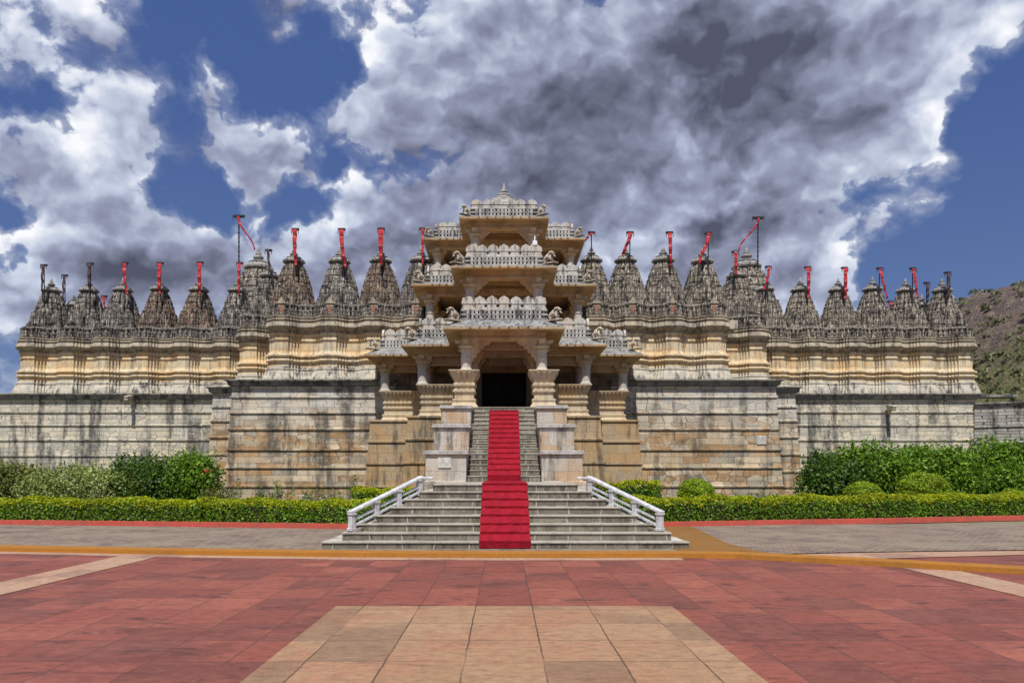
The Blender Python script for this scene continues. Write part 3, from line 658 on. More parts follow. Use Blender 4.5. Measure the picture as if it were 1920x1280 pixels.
def hedge(label, line, depth, h, group, dens=950, seed=3, wob=0.05):
    """clipped hedge along a ground line (front edge), rounded top"""
    r = np.random.default_rng(seed)
    A = np.array(line, float); seg = np.diff(A, axis=0); ln = np.linalg.norm(seg, axis=1); tot = ln.sum()
    t = thing('hedge', label, 'hedge', (A[0, 0] + A[-1, 0], 0, 0) if False else (float(A[:, 0].mean()), float(A[:, 1].mean()), 0.06), group)
    N = int(tot * (h * 2 + depth) * dens)
    s = r.random(N) * tot; cs = np.concatenate([[0], np.cumsum(ln)])
    i = np.clip(np.searchsorted(cs, s) - 1, 0, len(ln) - 1); f = (s - cs[i]) / ln[i]
    base = A[i] + seg[i] * f[:, None]; tn = seg[i] / ln[i][:, None]; nrm = np.stack([-tn[:, 1], tn[:, 0]], 1)  # backwards
    q = r.random(N) * (2 * h + depth)
    w = 0.06 * np.sin(s * 2.1 + seed) + 0.05 * np.sin(s * 5.3) + 0.03 * np.sin(s * 11.7)
    hh = h + w * 0.7
    y = np.where(q < h, 0, np.where(q < h + depth, q - h, depth)); z = np.where(q < h, q / h * hh, np.where(q < h + depth, hh, (2 * h + depth - q) / h * hh))
    nf = np.where((q < h)[:, None], -np.c_[nrm, np.zeros(N)], np.where((q < h + depth)[:, None], np.array([0, 0, 1.0]), np.c_[nrm, np.zeros(N)]))
    # round the shoulders
    e = np.minimum(y, depth - y); z = np.where(q >= h, np.where(q < h + depth, z - 0.12 * np.exp(-(e / 0.10) ** 2), z), z)
    y = y + np.where(q < h, 0.10 * np.exp(-((hh - z) / 0.12) ** 2) + 0.05 * (z / h - .5) - w * 0.6, 0)
    dep = np.abs(r.normal(0, wob, N)) - 0.02
    P = np.c_[base + nrm * y[:, None], z] - nf * dep[:, None]
    P[:, 2] += 0.06
    tn3 = np.c_[tn, np.zeros(N)]; endm = r.random(N) < 0.05; side = np.where(r.random(N) < .5, 0.0, 1.0)
    ep = np.where(side[:, None] > 0, np.r_[A[-1], 0][None, :], np.r_[A[0], 0][None, :]) + np.c_[nrm, np.zeros(N)] * (r.random(N) * depth)[:, None]; ep[:, 2] = 0.06 + r.random(N) * (hh - .05)
    P = np.where(endm[:, None], ep + tn3 * r.normal(0, .06, N)[:, None], P)
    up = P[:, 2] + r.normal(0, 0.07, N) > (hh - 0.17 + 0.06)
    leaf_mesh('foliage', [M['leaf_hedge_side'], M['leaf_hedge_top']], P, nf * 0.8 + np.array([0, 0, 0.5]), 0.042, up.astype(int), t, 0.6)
    # woody core that closes the view through
    m = MB(); n = len(line); l2 = [tuple(Vector(p)) for p in line]; e0 = (Vector(l2[1]) - Vector(l2[0])).normalized() * .2; e1 = (Vector(l2[-1]) - Vector(l2[-2])).normalized() * .2; l2[0] = tuple(Vector(l2[0]) + e0); l2[-1] = tuple(Vector(l2[-1]) - e1); a = offset_line(l2, 0.16); b = offset_line(l2, depth - 0.16); zt = h - 0.14
    vs = [(x, y2, 0.05) for x, y2 in a] + [(x, y2, zt) for x, y2 in a] + [(x, y2, zt) for x, y2 in b] + [(x, y2, 0.05) for x, y2 in b]
    m.add(vs, [(j * n + k, j * n + k + 1, (j + 1) * n + k + 1, (j + 1) * n + k) for j in range(3) for k in range(n - 1)] + [(0, n, 2 * n, 3 * n), (n - 1, 4 * n - 1, 3 * n - 1, 2 * n - 1)])
    m.build('stem', M['wood'], t)
    return t
GH = 'clipped hedges along the red kerb'
hl = offset_line(REDL, 0.26)
def upto(line, x0, x1):
    xs = [p[0] for p in line]; ys = [p[1] for p in line]
    pts = [(x0, float(np.interp(x0, xs, ys)))] + [p for p in line if x0 < p[0] < x1] + [(x1, float(np.interp(x1, xs, ys)))]
    return pts
hedge('long clipped yellow-topped hedge at the left, in front of the pale and dark green bushes', upto(hl, -20, -9.05), 1.0, 0.74, GH, seed=3)
hedge('clipped yellow-green hedge ending at the left stair railing, in front of the thin shrubs', upto(hl, -8.95, -3.75), 1.0, 0.74, GH, seed=5)
hr = offset_line(REDR, 0.26)
hedge('clipped yellow-green hedge running right from the stair railing behind the red kerb', upto(hr, 4.0, 24), 1.05, 0.80, GH, seed=8)
hedge('short low bright green hedge beside the base wall, behind the left stair railing', [(-5.2, 27.2), (-3.0, 27.2)], 1.2, 1.05, 'low hedges behind the stair railings', seed=9)
hedge('short bright green hedge beside the base wall, behind the right stair railing', [(3.0, 27.2), (5.35, 27.2)], 1.2, 1.25, 'low hedges behind the stair railings', seed=10)

GB = 'bushes in front of the temple wall'
bush('bush', 'pale straggly bush at the far left edge, in front of the grey wall', 'bush', (-19.3, 31.2, 0.9), (2.3, 1.0, 1.35), 'leaf_olive', 19000, 0.06, 18, 21, GB)
bush('bush', 'pale cream-leaved variegated bush left of the tall dark green bush', 'bush', (-16.3, 30.6, 0.85), (2.6, 1.1, 1.25), 'leaf_pale', 24000, 0.055, 20, 22, GB)
bush('bush', 'tall dark green bush, left one of the pair by the left wall corner', 'bush', (-13.6, 31.0, 1.05), (1.95, 1.1, 1.65), 'leaf_dark', 16000, 0.065, 20, 23, GB)
FLB = bush('bush', 'bright green bush with a red flower at the left wall corner', 'bush', (-11.9, 30.8, 1.1), (1.25, 1.0, 1.55), 'leaf_green', 13000, 0.062, 18, 24, GB)
bush('bush', 'low brownish shrub in front of the left wall corner, beside the bright green bush', 'bush', (-10.9, 29.6, 0.45), (0.8, 0.6, 0.75), 'leaf_olive', 3500, 0.045, 12, 25, GB)
bush('bush', 'dark upright bush at the near end of the right-hand bush row', 'bush', (13.45, 32.2, 1.1), (1.6, 1.1, 1.75), 'leaf_dark', 16000, 0.07, 18, 31, GB)
bush('bush', 'broad bright green bush behind the small topiary mound, second in the right-hand row', 'bush', (15.2, 32.8, 1.25), (2.4, 1.2, 1.85), 'leaf_green', 28000, 0.07, 22, 32, GB)
bush('bush', 'dark green bush in the middle of the right-hand row, behind the larger topiary dome', 'bush', (17.9, 33.2, 1.2), (2.4, 1.2, 1.85), 'leaf_green', 28000, 0.07, 22, 33, GB)
bush('bush', 'tall light green bush in front of the dark boundary wall at the right edge', 'bush', (21.2, 34.0, 1.35), (2.1, 1.3, 2.1), 'leaf_green', 24000, 0.075, 24, 34, GB)
bush('bush', 'lush green bush at the right frame edge, nearer than the tall light bush', 'bush', (20.3, 31.6, 0.95), (1.6, 1.0, 1.45), 'leaf_green', 15000, 0.065, 18, 35, GB)
bush('bush', 'small pale grassy shrub at the foot of the dark upright bush', 'bush', (11.0, 29.4, 0.4), (0.45, 0.4, 0.75), 'leaf_pale', 2500, 0.045, 8, 36, GB)
def topiary(label, c, rad, count, seed, mat='leaf_topiary'):
    t = thing('topiary_bush', label, 'topiary', (c[0], c[1], 0.06), 'clipped round bushes')
    d = rng.normal(0, 1, (count, 3)); d /= np.linalg.norm(d, axis=1, keepdims=True)
    d = np.sign(d) * np.abs(d) ** 0.85; d /= np.linalg.norm(d, axis=1, keepdims=True)
    w = 1 + 0.035 * np.sin(d[:, :1] * 9 + seed) + 0.03 * np.sin(d[:, 2:] * 11 + d[:, :1] * 5)
    P = np.array(c) + d * np.array(rad) * w * (1 - np.abs(rng.normal(0, 0.05, (count, 1))))
    k = P[:, 2] > 0.08
    leaf_mesh('foliage', [M[mat]], P[k], d[k] * 0.9 + np.array([0, 0, .3]), 0.042, None, t, 0.6)
    q = min(rad[0], rad[1]) * .88
    m = MB(); m.lathe([(q * .2, 0.04), (q * .75, c[2] - rad[2] * .5), (q * .82, c[2]), (q * .6, c[2] + rad[2] * .55), (q * .2, c[2] + rad[2] * .72)], c[0], c[1], 12); m.build('stem', M['wood'], t)
topiary('round clipped topiary ball standing alone before the right wall', (6.95, 29.0, 0.85), (0.66, 0.62, 0.58), 9000, 1)
topiary('small yellow-green clipped mound, left of the larger dome in the right-hand bed', (12.75, 28.4, 0.68), (0.72, 0.6, 0.66), 7000, 2)
topiary('larger flat-topped clipped dome between the right-hand bushes and the hedge', (15.0, 28.6, 0.84), (0.95, 0.7, 0.82), 11000, 3)
topiary('tiny clipped mound at the right frame edge above the hedge', (18.4, 28.9, 0.55), (0.6, 0.5, 0.5), 5000, 4)
# thin shrubs in front of the left and right wall
def thin_shrub(label, x, y, h, seed, w=0.45, mat='leaf_olive'):
    r = random.Random(seed)
    t = thing('thin_shrub', label, 'shrub', (x, y, 0.06), 'thin shrubs along the wall foot')
    bs = []; tp = []; pts = []
    for k in range(9):
        b = (x + r.uniform(-.12, .12), y + r.uniform(-.1, .1), 0.05); e = (x + r.uniform(-w, w), y + r.uniform(-.3, .3), h * r.uniform(0.65, 1.05))
        bs.append(b); tp.append(e)
        for q in range(46):
            f = r.uniform(0.25, 1.05); pts.append([b[i] + (e[i] - b[i]) * f + r.gauss(0, .07) for i in range(3)])
    leaf_mesh('foliage', [M[mat]], np.array(pts), np.tile([0, -0.3, 0.8], (len(pts), 1)), 0.045, None, t, 0.5)
    stems_mesh('stem', bs, tp, 0.012, t)
ts = [(-10.0, 1.25, 'straggly thin shrub nearest the left wall corner'), (-9.0, 1.05, 'low twiggy shrub just right of the straggly corner shrub'), (-8.1, 1.3, 'open brown-stemmed shrub under the orange stained blocks'),
      (-7.15, 1.1, 'twiggy shrub right of the open brown-stemmed one'), (-6.25, 1.05, 'low thin shrub just left of the bent wire frame'), (-5.3, 1.45, 'tallest thin leafy shrub, right of the bent wire frame')]
for i, (x, h, lb) in enumerate(ts): thin_shrub(lb, x, 29.4 + (i % 2) * .5, h, 40 + i, 0.5, 'leaf_olive' if i % 2 == 0 else 'leaf_dark')
for i, (x, h, lb) in enumerate([(8.4, 0.75, 'low grey-green shrub immediately right of the topiary ball'), (9.3, 0.85, 'low twiggy shrub midway between topiary ball and the right bushes'), (10.2, 0.8, 'low reddish shrub beside the pale grassy shrub')]):
    thin_shrub(lb, x, 29.2, h, 60 + i, 0.45, 'leaf_olive' if i != 1 else 'leaf_dark')
m = MB(); m.tube([(-5.75, 28.9, 0.05), (-5.7, 28.9, 0.72), (-5.45, 28.9, 0.75), (-5.15, 28.9, 0.72), (-5.1, 28.9, 0.05)], 0.012, 6)
o = rebase(m.build('wire_frame', M['wire']), (-5.4, 28.9, 0.05)); tag(o, 'bent wire frame standing among the thin shrubs', 'wire frame')
# flower on the bright bush
m = MB()
for k in range(3):
    a = k * 2.1; m.lathe([(0.0, 0), (0.025, 0.02), (0.036, 0.05), (0.01, 0.06)], -11.05 + 0.12 * math.cos(a), 29.85 + .1 * math.sin(a), 7)
m.v = [(x, y, z + 1.62 + 0.05 * (i % 3)) for i, (x, y, z) in enumerate(m.v)]
m.build('flower', M['petal'], FLB)
# grass at the wall foot behind the hedges
def grass():
    N = 26000
    x = np.concatenate([rng.uniform(-21, -3.6, N // 2), rng.uniform(4.2, 24, N // 2)])
    y0 = np.where(x < 0, np.interp(x, [p[0] for p in REDL], [p[1] for p in REDL]), np.interp(x, [p[0] for p in REDR], [p[1] for p in REDR])) + 1.4
    y = y0 + rng.random(N) ** 1.6 * 5
    P = np.c_[x, y, 0.06 + rng.random(N) * 0.22]
    o = leaf_mesh('grass', [M['leaf_grass']], P, np.tile([0, -1.0, 0.1], (N, 1)), 0.09, None, None, 0.18, 0.5); tag(o, 'short green grass growing between hedge and wall', 'grass', kind='stuff')
grass()
# scrub on the hill: uncountable
def hill_scrub():
    r = np.random.default_rng(5); idx = np.flatnonzero((HZ.ravel() > 6) & (HY.ravel() < 520) & (HX.ravel() < 420)); pick = r.choice(idx, 3200)
    P = []; D = []
    for q in pick:
        z = HZ.ravel()[q]
        if r.random() < np.clip((z - 45) / 70, 0, .55): continue
        c = np.array([HX.ravel()[q] + r.uniform(-2, 2), HY.ravel()[q] + r.uniform(-2, 2), z + .6]); s = r.uniform(0.8, 2.2)
        d = r.normal(0, 1, (22, 3)); d /= np.linalg.norm(d, axis=1, keepdims=True); d[:, 2] = np.abs(d[:, 2])
        P.append(c + d * s * np.array([1.2, 1.2, .8])); D.append(d)
    P = np.concatenate(P); D = np.concatenate(D)
    o = leaf_mesh('hillside_scrub', [M['leaf_hill']], P, D, 0.75, None, None, 0.8, 0.6); tag(o, 'sparse green scrub scattered over the dry hill', 'scrub', kind='stuff')
hill_scrub()

# ------------------------------------------------------------------ terrace walls
TZ = 6.15
def terrace_profile(z0, z1, bands, batter=0.32, led=0.065):
    prof = []; H = z1 - z0
    for (a, b) in zip(bands[:-1], bands[1:]):
        pa = batter * (1 - (a - z0) / H); pb = batter * (1 - (b - z0) / H)
        prof += [(pa, a), (pb, b - 0.14), (pb + led * .3, b - 0.13), (pb + led, b - 0.09), (pb + led, b - 0.02), (pb + led * .4, b)]
    return prof
BM = [0.0, 1.03, 1.94, 2.80, 3.80, 4.60, 5.37, 5.85]
BW = [0.0, 0.95, 1.75, 2.65, 3.55, 4.40, 5.15, 5.82]
def terrace(label, poly, mat, bands, top_poly, group='stone terrace walls'):
    c = poly[len(poly) // 2]
    t = thing('terrace_wall', label, 'wall', (c[0], c[1], 0.0), group)
    m = MB(); m.mould(poly, terrace_profile(0.0, bands[-1], bands)); m.build('masonry', mat, t)
    m = MB(); e = 0.16
    m.mould(poly, [(0.10, bands[-1] + 0.004), (e, bands[-1] + .03), (e + .03, TZ - .12), (e + .16, TZ - .06), (e + .16, TZ), (-0.3, TZ + .003)])
    m.fill(top_poly, TZ + .001); m.build('coping', M['cap_terr'], t)
    return t
M['cap_terr'] = stone('terrace_coping_stone', (0.22, 0.21, 0.19), (0.34, 0.32, 0.28), (0.15, 0.145, 0.135), 1.5, 2, None, 0.004, streak=0.85, streak_sc=(3, 3, 1))
XW, XI, XM = 40.0, 15.35, 13.25
def spout(t, x, y, z):
    m = MB(); m.prism([(0, -.12), (0.35, -.10), (.62, -.18), (.74, -.10), (.70, .0), (.78, .06), (.62, .14), (.2, .13), (0, .2)], (x, y, z), (0, -1, 0), (0, 0, 1), (0.11, 0, 0))
    m.prism([(0, -.30), (0.25, -.16), (0.25, -.1), (0, -.1)], (x, y, z), (0, -1, 0), (0, 0, 1), (0.075, 0, 0))
    m.box(x - .16, x + .16, y - .2, y + .02, z + .15, z + .22)
    m.build('waterspout', M['statue'], t, bevel=0.02)
tl = terrace('long grey terrace wall at the far left with a carved waterspout', [(-XW, 60), (-XW, 45.9), (-XI - .02, 45.9)], M['terrace_grey'], BW, [(-XW, 45.9), (-XI, 45.9), (-XI, 60), (-XW, 60)])
spout(tl, PX(247, 45.7), 45.7, PZ(748, 45.7))
terrace('narrow stepped terrace wall section left of the broad left wall', [(-XI, 46.2), (-XI, 42.2), (-XM - .02, 42.2)], M['terrace_tan'], BW, [(-XI, 42.2), (-XM, 42.2), (-XM, 60), (-XI, 60)])
terrace('broad banded wall left of the stairs with black streaks and tan lower courses', [(-XM, 42.4), (-XM, 39.0), (-5.2, 39.0)], M['terrace_tan'], BM, [(-XM, 39.0), (-5.2, 39.0), (-5.2, 60), (-XM, 60)])
TRM = terrace('broad banded wall right of the stairs with a small white patch in its tan courses', [(5.2, 39.0), (XM, 39.0), (XM, 42.4)], M['terrace_tan'], BM, [(5.2, 39.0), (XM, 39.0), (XM, 60), (5.2, 60)])
terrace('narrow stepped terrace wall section right of the broad right wall', [(XM + .02, 42.2), (XI, 42.2), (XI, 46.2)], M['terrace_tan'], BW, [(XM, 42.2), (XI, 42.2), (XI, 60), (XM, 60)])
tr_ = terrace('long grey terrace wall at the right with a carved waterspout and rust stain', [(XI + .02, 45.9), (27.0, 45.9), (27.0, 60)], M['terrace_grey'], BW, [(XI, 45.9), (27.0, 45.9), (27.0, 60), (XI, 60)])
spout(tr_, PX(1666, 45.7), 45.7, PZ(766, 45.7))
m = MB(); m.box(PX(1419, 38.8), PX(1437, 38.8), 38.80, 39.0, PZ(833, 38.8), PZ(817, 38.8)); m.build('white_block', M['plaque'], TRM, bevel=.02)
# boundary wall, dark, turning towards the viewer
t = thing('boundary_wall', 'dark weathered boundary wall running off the right frame edge below the hill', 'wall', (28, 45.2, 0))
m = MB(); m.mould([(26.9, 45.75), (29.5, 44.4), (36, 40.6), (46, 35)], terrace_profile(0, 5.5, [0, .9, 1.7, 2.5, 3.4, 4.3, 5.5], 0.2)); m.build('masonry', M['boundary'], t)
m = MB(); m.mould([(26.9, 45.75), (29.5, 44.4), (36, 40.6), (46, 35)], [(0.05, 5.504), (.14, 5.52), (.14, 5.62), (-.5, 5.65), (-.5, 4.0)]); m.build('coping', M['cap_terr'], t)
m = MB(); m.box(26.9, 29.4, 45.75, 46.9, TZ - .19, TZ - .06); m.build('slab', M['cap_terr'], t)

# ------------------------------------------------------------------ shrine wings
WALL_P = [(.46, TZ), (.43, 6.32), (.30, 6.62), (.24, 6.70), (.27, 6.72), (.27, 6.80), (.17, 6.83), (.15, 6.90)]
def wall_profile(): return [(.15, 6.90), (.12, 7.10), (.20, 7.13), (.25, 7.17), (.25, 7.22), (.20, 7.26), (.10, 7.28), (.10, 7.36), (.20, 7.38), (.25, 7.42), (.25, 7.47), (.20, 7.51), (.07, 7.54), (.05, 7.62), (.0, 7.66),
        (0, 8.20), (.05, 8.22), (.05, 8.29), (0, 8.31), (0, 8.46), (.06, 8.50), (.06, 8.58), (.02, 8.60)]
CORN_P = [(.02, 8.60), (.09, 8.64), (.09, 8.72), (.16, 8.74), (.20, 8.78), (.26, 8.83), (.29, 8.89), (.26, 8.97), (.22, 9.05), (.20, 9.11), (.12, 9.13), (.12, 9.19), (.20, 9.21), (.20, 9.28), (.08, 9.31), (.08, 9.36), (.14, 9.38), (.14, 9.43), (0.0, 9.46)]
KUTA_P = [(.0, 9.46), (-.03, 9.50), (-.03, 9.92), (.05, 9.95), (.05, 10.02), (-.10, 10.05), (-.25, 10.12), (-.6, 10.2), (-2.0, 10.3)]
def plan_line(xs, y, x0, x1):
    """stepped facade: a projecting pier at every x in xs"""
    pts = []
    for x in xs:
        st = [(.33, 0.0), (.46, .13), (.58, .26), (.70, .38)]
        left = [(x - st[3][0], y + .5), (x - st[3][0], y + st[3][1]), (x - st[2][0], y + st[3][1]), (x - st[2][0], y + st[2][1]), (x - st[1][0], y + st[2][1]), (x - st[1][0], y + st[1][1]), (x - st[0][0], y + st[1][1]), (x - st[0][0], y)]
        right = [(2 * x - a, b) for a, b in reversed(left)]
        pts += left + right
    return [(x0, y + .5)] * (x0 is not None) + pts + [(x1, y + .5)] * (x1 is not None)

def cross_plan(r):
    q1 = [(1, -.20), (1, .20), (.80, .22), (.80, .26), (.90, .28), (.90, .48), (.70, .50), (.70, .54), (.78, .56), (.78, .70), (.70, .78), (.56, .78), (.54, .70), (.50, .70), (.48, .90), (.28, .90), (.26, .80), (.22, .80), (.20, 1.0)]
    pts = []
    for k in range(4):
        c, s = (1, 0, -1, 0)[k], (0, 1, 0, -1)[k]
        for a, b in q1[1:]: pts.append((r * (a * c - b * s), r * (a * s + b * c)))
    return pts
def tower_mesh(mb, cx, cy, z0, z1, r0, r1, layers, power=1.9, groove=0.90, cap=True):
    prev = None; vs = []; fs = []; rings = []
    for i in range(layers):
        for f, g in ((0.0, 1.0), (0.62, 1.0), (0.66, groove), (0.98, groove)):
            t = (i + f) / layers; rr = r1 + (r0 - r1) * (1 - t ** power)
            rings.append((rr * g, z0 + (z1 - z0) * t))
    rings.append((r1 * .95, z1)); rings.append((r1 * .5, z1 + .02))
    n = len(cross_plan(1))
    for r, z in rings:
        for a, b in cross_plan(r): vs.append((cx + a, cy + b, z))
    for j in range(len(rings) - 1):
        for i in range(n):
            i2 = (i + 1) % n; fs.append((j * n + i, j * n + i2, (j + 1) * n + i2, (j + 1) * n + i))
    fs.append(tuple((len(rings) - 1) * n + i for i in range(n)))
    mb.add(vs, fs)
def make_spire(mat, mat_top):
    """a curved temple spire with its clustered half spires; local origin at the base centre, base z = 0"""
    parts = []
    m = MB(); tower_mesh(m, 0, 0, 0, 3.12, .98, .46, 9, 3.5, .955)
    # shrine niche on the front
    body = m.build('spire', mat)
    def part(nm, mb, mt, smooth=False):
        o = mb.build(nm, mt, None, smooth); o.parent = body; parts.append(o)
    def cap(mb, x, y, z, r): mb.lathe([(r * .95, z), (r * 1.12, z + r * .12), (r * 1.12, z + r * .3), (r * .6, z + r * .5), (r * .55, z + r * .7), (r * .08, z + r * 1.25)], x, y, 10)
    for dx, dy in ((0, -1), (1, 0), (-1, 0), (0, 1)):
        m = MB(); tower_mesh(m, .60 * dx, .60 * dy, 0.02, 2.15, .49, .26, 6, 3.2, .95); cap(m, .60 * dx, .60 * dy, 2.15, .24); part('turret', m, mat)
        m = MB(); tower_mesh(m, .85 * dx, .85 * dy, 0.03, 1.36, .34, .18, 4, 3.0, .94); cap(m, .85 * dx, .85 * dy, 1.36, .17); part('turret', m, mat)
    for dx in (-1, 1):
        for dy in (-1, 1):
            m = MB(); tower_mesh(m, .62 * dx, .62 * dy, 0.01, 1.80, .40, .21, 5, 3.0, .94); cap(m, .62 * dx, .62 * dy, 1.80, .19); part('turret', m, mat)
            m = MB(); tower_mesh(m, .84 * dx, .84 * dy, 0.0, 1.08, .29, .16, 3, 3.0, .94); cap(m, .84 * dx, .84 * dy, 1.08, .14); part('turret', m, mat)
            m = MB(); tower_mesh(m, .98 * dx, .44 * dy, 0.0, .86, .19, .11, 2, 2.8, .94); cap(m, .98 * dx, .44 * dy, .86, .10)
            tower_mesh(m, .44 * dx, .98 * dy, 0.0, .86, .19, .11, 2, 2.8, .94); cap(m, .44 * dx, .98 * dy, .86, .10); part('turret', m, mat)
    m = MB(); m.lathe([(.36, 3.12), (.38, 3.15), (.50, 3.17), (.57, 3.22), (.57, 3.28), (.51, 3.35), (.40, 3.41), (.36, 3.43), (.39, 3.46), (.30, 3.51), (.18, 3.53)], 0, 0, 48, 0, 24, .03); part('amalaka', m, mat_top)
    m = MB(); m.lathe([(.10, 3.52), (.10, 3.55), (.20, 3.60), (.22, 3.66), (.15, 3.72), (.07, 3.74), (.12, 3.77), (.12, 3.80), (.06, 3.83), (.08, 3.88), (.05, 3.94), (.01, 4.04)], 0, 0, 14); part('finial', m, mat_top, True)
    return body, parts
M['niche_red'] = plain('faded_red_niche_stone', (0.34, 0.15, 0.10), 0.9)
M['spire_top'] = carved('spire_cap_stone', (0.34, 0.33, 0.30), (0.25, 0.24, 0.22), (0.46, 0.44, 0.40), 0.6)
PROTO, PPARTS = make_spire(M['spire_dark'], M['spire_top'])
used = [False]
def place_spire(parent, x, y, z, mat, sx=1.0, sz=1.0):
    if not used[0]: b, ps = PROTO, PPARTS; used[0] = True
    else:
        b = PROTO.copy(); COL.objects.link(b); ps = []
        for p in PPARTS:
            c = p.copy(); COL.objects.link(c); c.parent = b; ps.append(c)
    b.parent = parent; b.location = Vector((x, y, z)) - org(parent); b.scale = (sx, sx, sz)
    for o in [b] + ps:
        if o.name.startswith(('spire', 'turret')):
            o.material_slots[0].link = 'OBJECT'; o.material_slots[0].material = mat
    if sx > 1.5:
        for o in ps:
            if o.name.startswith(('amalaka', 'finial')): o.scale = (.80, .80, 1)
    return b

ZS = 9.42
def kutas(mb, poly):
    """row of little carved shrine models along the base of the spires"""
    for (ax, ay), (bx, by) in zip(poly[:-1], poly[1:]):
        L = math.hypot(bx - ax, by - ay)
        if L < .25: cnt = 1
        else: cnt = max(1, round(L / .27))
        nx, ny = (by - ay) / L, -(bx - ax) / L
        for k in range(cnt):
            f = (k + .5) / cnt; x = ax + (bx - ax) * f; y = ay + (by - ay) * f
            r = min(.12, L / cnt * .46); x += nx * .015; y += ny * .015
            mb.lathe([(r, 9.47), (r, 9.56), (r * .82, 9.58), (r * .82, 9.68), (r * .95, 9.70), (r * .85, 9.78), (r * .6, 9.84), (r * .7, 9.86), (r * .2, 9.93)], x, y, 6, random.random())
def wing(label, side):
    s = side
    fx = lambda px, D: PX(px, D)
    if s < 0:
        A = [(x / 48.8 * 48.8) for x in [fx(p, 48.8) for p in (100, 170, 233, 302, 375, 447)]]
        C = [fx(p, 42.3) for p in (553, 638, 715, 790)]
        B = [fx(507, 45.2)]
    else:
        A = [fx(p, 48.8) for p in (1432, 1498, 1569, 1633, 1695, 1763)]
        C = [fx(p, 42.3) for p in (1108, 1172, 1242, 1315)]
        B = [fx(1380, 45.2)]
    yA, yB, yC = 46.25, 42.75, 39.75
    if s < 0:
        la = plan_line(A, yA, None, None); la = [(la[0][0], 60)] + la
        poly = la[:-1] + [(-13.95 - .72, yA + .5)]
        lb = plan_line([-13.55], yB, None, None); lc = plan_line(C, yC, None, None)
        poly = la + [(lb[0][0] , la[-1][1])] + lb[1:-1] + [(lb[-1][0], lb[-1][1])] + [(lc[0][0], lb[-1][1])] + lc[1:] + [(-3.6, yC + .5)]
    else:
        la = plan_line(A, yA, None, None); lb = plan_line([13.45], yB, None, None); lc = plan_line(C, yC, None, None)
        poly = [(3.6, yC + .5)] + lc + [(lc[-1][0], lb[0][1])] + lb + [(lb[-1][0], la[0][1])] + la + [(la[-1][0], 60)]
    # drop zero length steps
    q = [poly[0]]
    for p in poly[1:]:
        if math.hypot(p[0] - q[-1][0], p[1] - q[-1][1]) > 1e-3: q.append(p)
    poly = q
    t = thing('temple_wing', label, 'temple wing', (s * 16.0, 44.0, TZ), 'wings of the temple')
    m = MB(); m.mould(poly, WALL_P, lat=.5); m.build('plinth', M['plinth'], t)
    m = MB(); m.mould(poly, wall_profile(), lat=.5); m.build('wall', M['shrine'], t)
    m = MB(); m.mould(poly, CORN_P, lat=.5); m.build('cornice', M['cornice'], t)
    mt = M['spire_dark'] if s < 0 else M['spire_light']
    m = MB(); m.mould(poly, KUTA_P, lat=.4); kutas(m, poly); m.build('parapet', mt, t)
    m = MB(); b = (lambda a, b_, c, d: m.box(a, b_, c, d, 9.0, 9.44))
    if s < 0: b(-27.0, -14, 47.3, 58); b(-14, -12, 44, 58); b(-12, -3.6, 41, 58)
    else: b(14, 27.0, 47.3, 58); b(12, 14, 44, 58); b(3.6, 12, 41, 58)
    m.build('roof', M['plinth'], t)
    for i, x in enumerate(A):
        mm = mt
        if s < 0 and i in (3, 4): mm = M['spire_brown']
        place_spire(t, x, 48.6, ZS, mm, random.uniform(.97, 1.03), random.uniform(.985, 1.015))
    for i, x in enumerate(C): place_spire(t, x, 42.1, ZS + .03, (M['spire_brown'] if (s < 0 and i in (0, 2)) else mt), random.uniform(1.0, 1.06), random.uniform(.99, 1.02))
    for x in B: place_spire(t, x, 45.1, ZS, mt, 1.0, 1.0)
    # back row and great corner tower
    if s < 0:
        place_spire(t, fx(140, 53), 53, ZS, mt, 1, 1); place_spire(t, fx(482, 52), 52.3, ZS - .1, M['spire_light'], 1.98, 1.74)
    else:
        place_spire(t, fx(1728, 53), 53, ZS, mt, 1, 1); place_spire(t, fx(1402, 52), 52.3, ZS - .1, mt, 2.05, 1.76)
    # little red-backed niches over the piers
    for x in C:
        m = MB(); pts = [(-.22, .0), (.22, 0), (.22, .08), (.17, .08), (.17, .46), (.22, .46), (.22, .55), (.10, .72), (0, .86), (-.10, .72), (-.22, .55), (-.22, .46), (-.17, .46), (-.17, .08), (-.22, .08)]
        m.prism(pts, (x, yC + .02, 9.50), (1, 0, 0), (0, 0, 1), (0, .07, 0)); nb = m.build('niche', M['cornice'], t)
        m = MB(); m.prism([(-.11, .10), (.11, .10), (.11, .36), (0, .44), (-.11, .36)], (x, yC - .055, 9.50), (1, 0, 0), (0, 0, 1), (0, .008, 0)); m.build('panel', M['niche_red'], nb)
    return t
WL = wing('left temple wing with soot-dark grey spires and cream shrine walls', -1)
WR = wing('right temple wing with paler grey spires, beside the hill', 1)

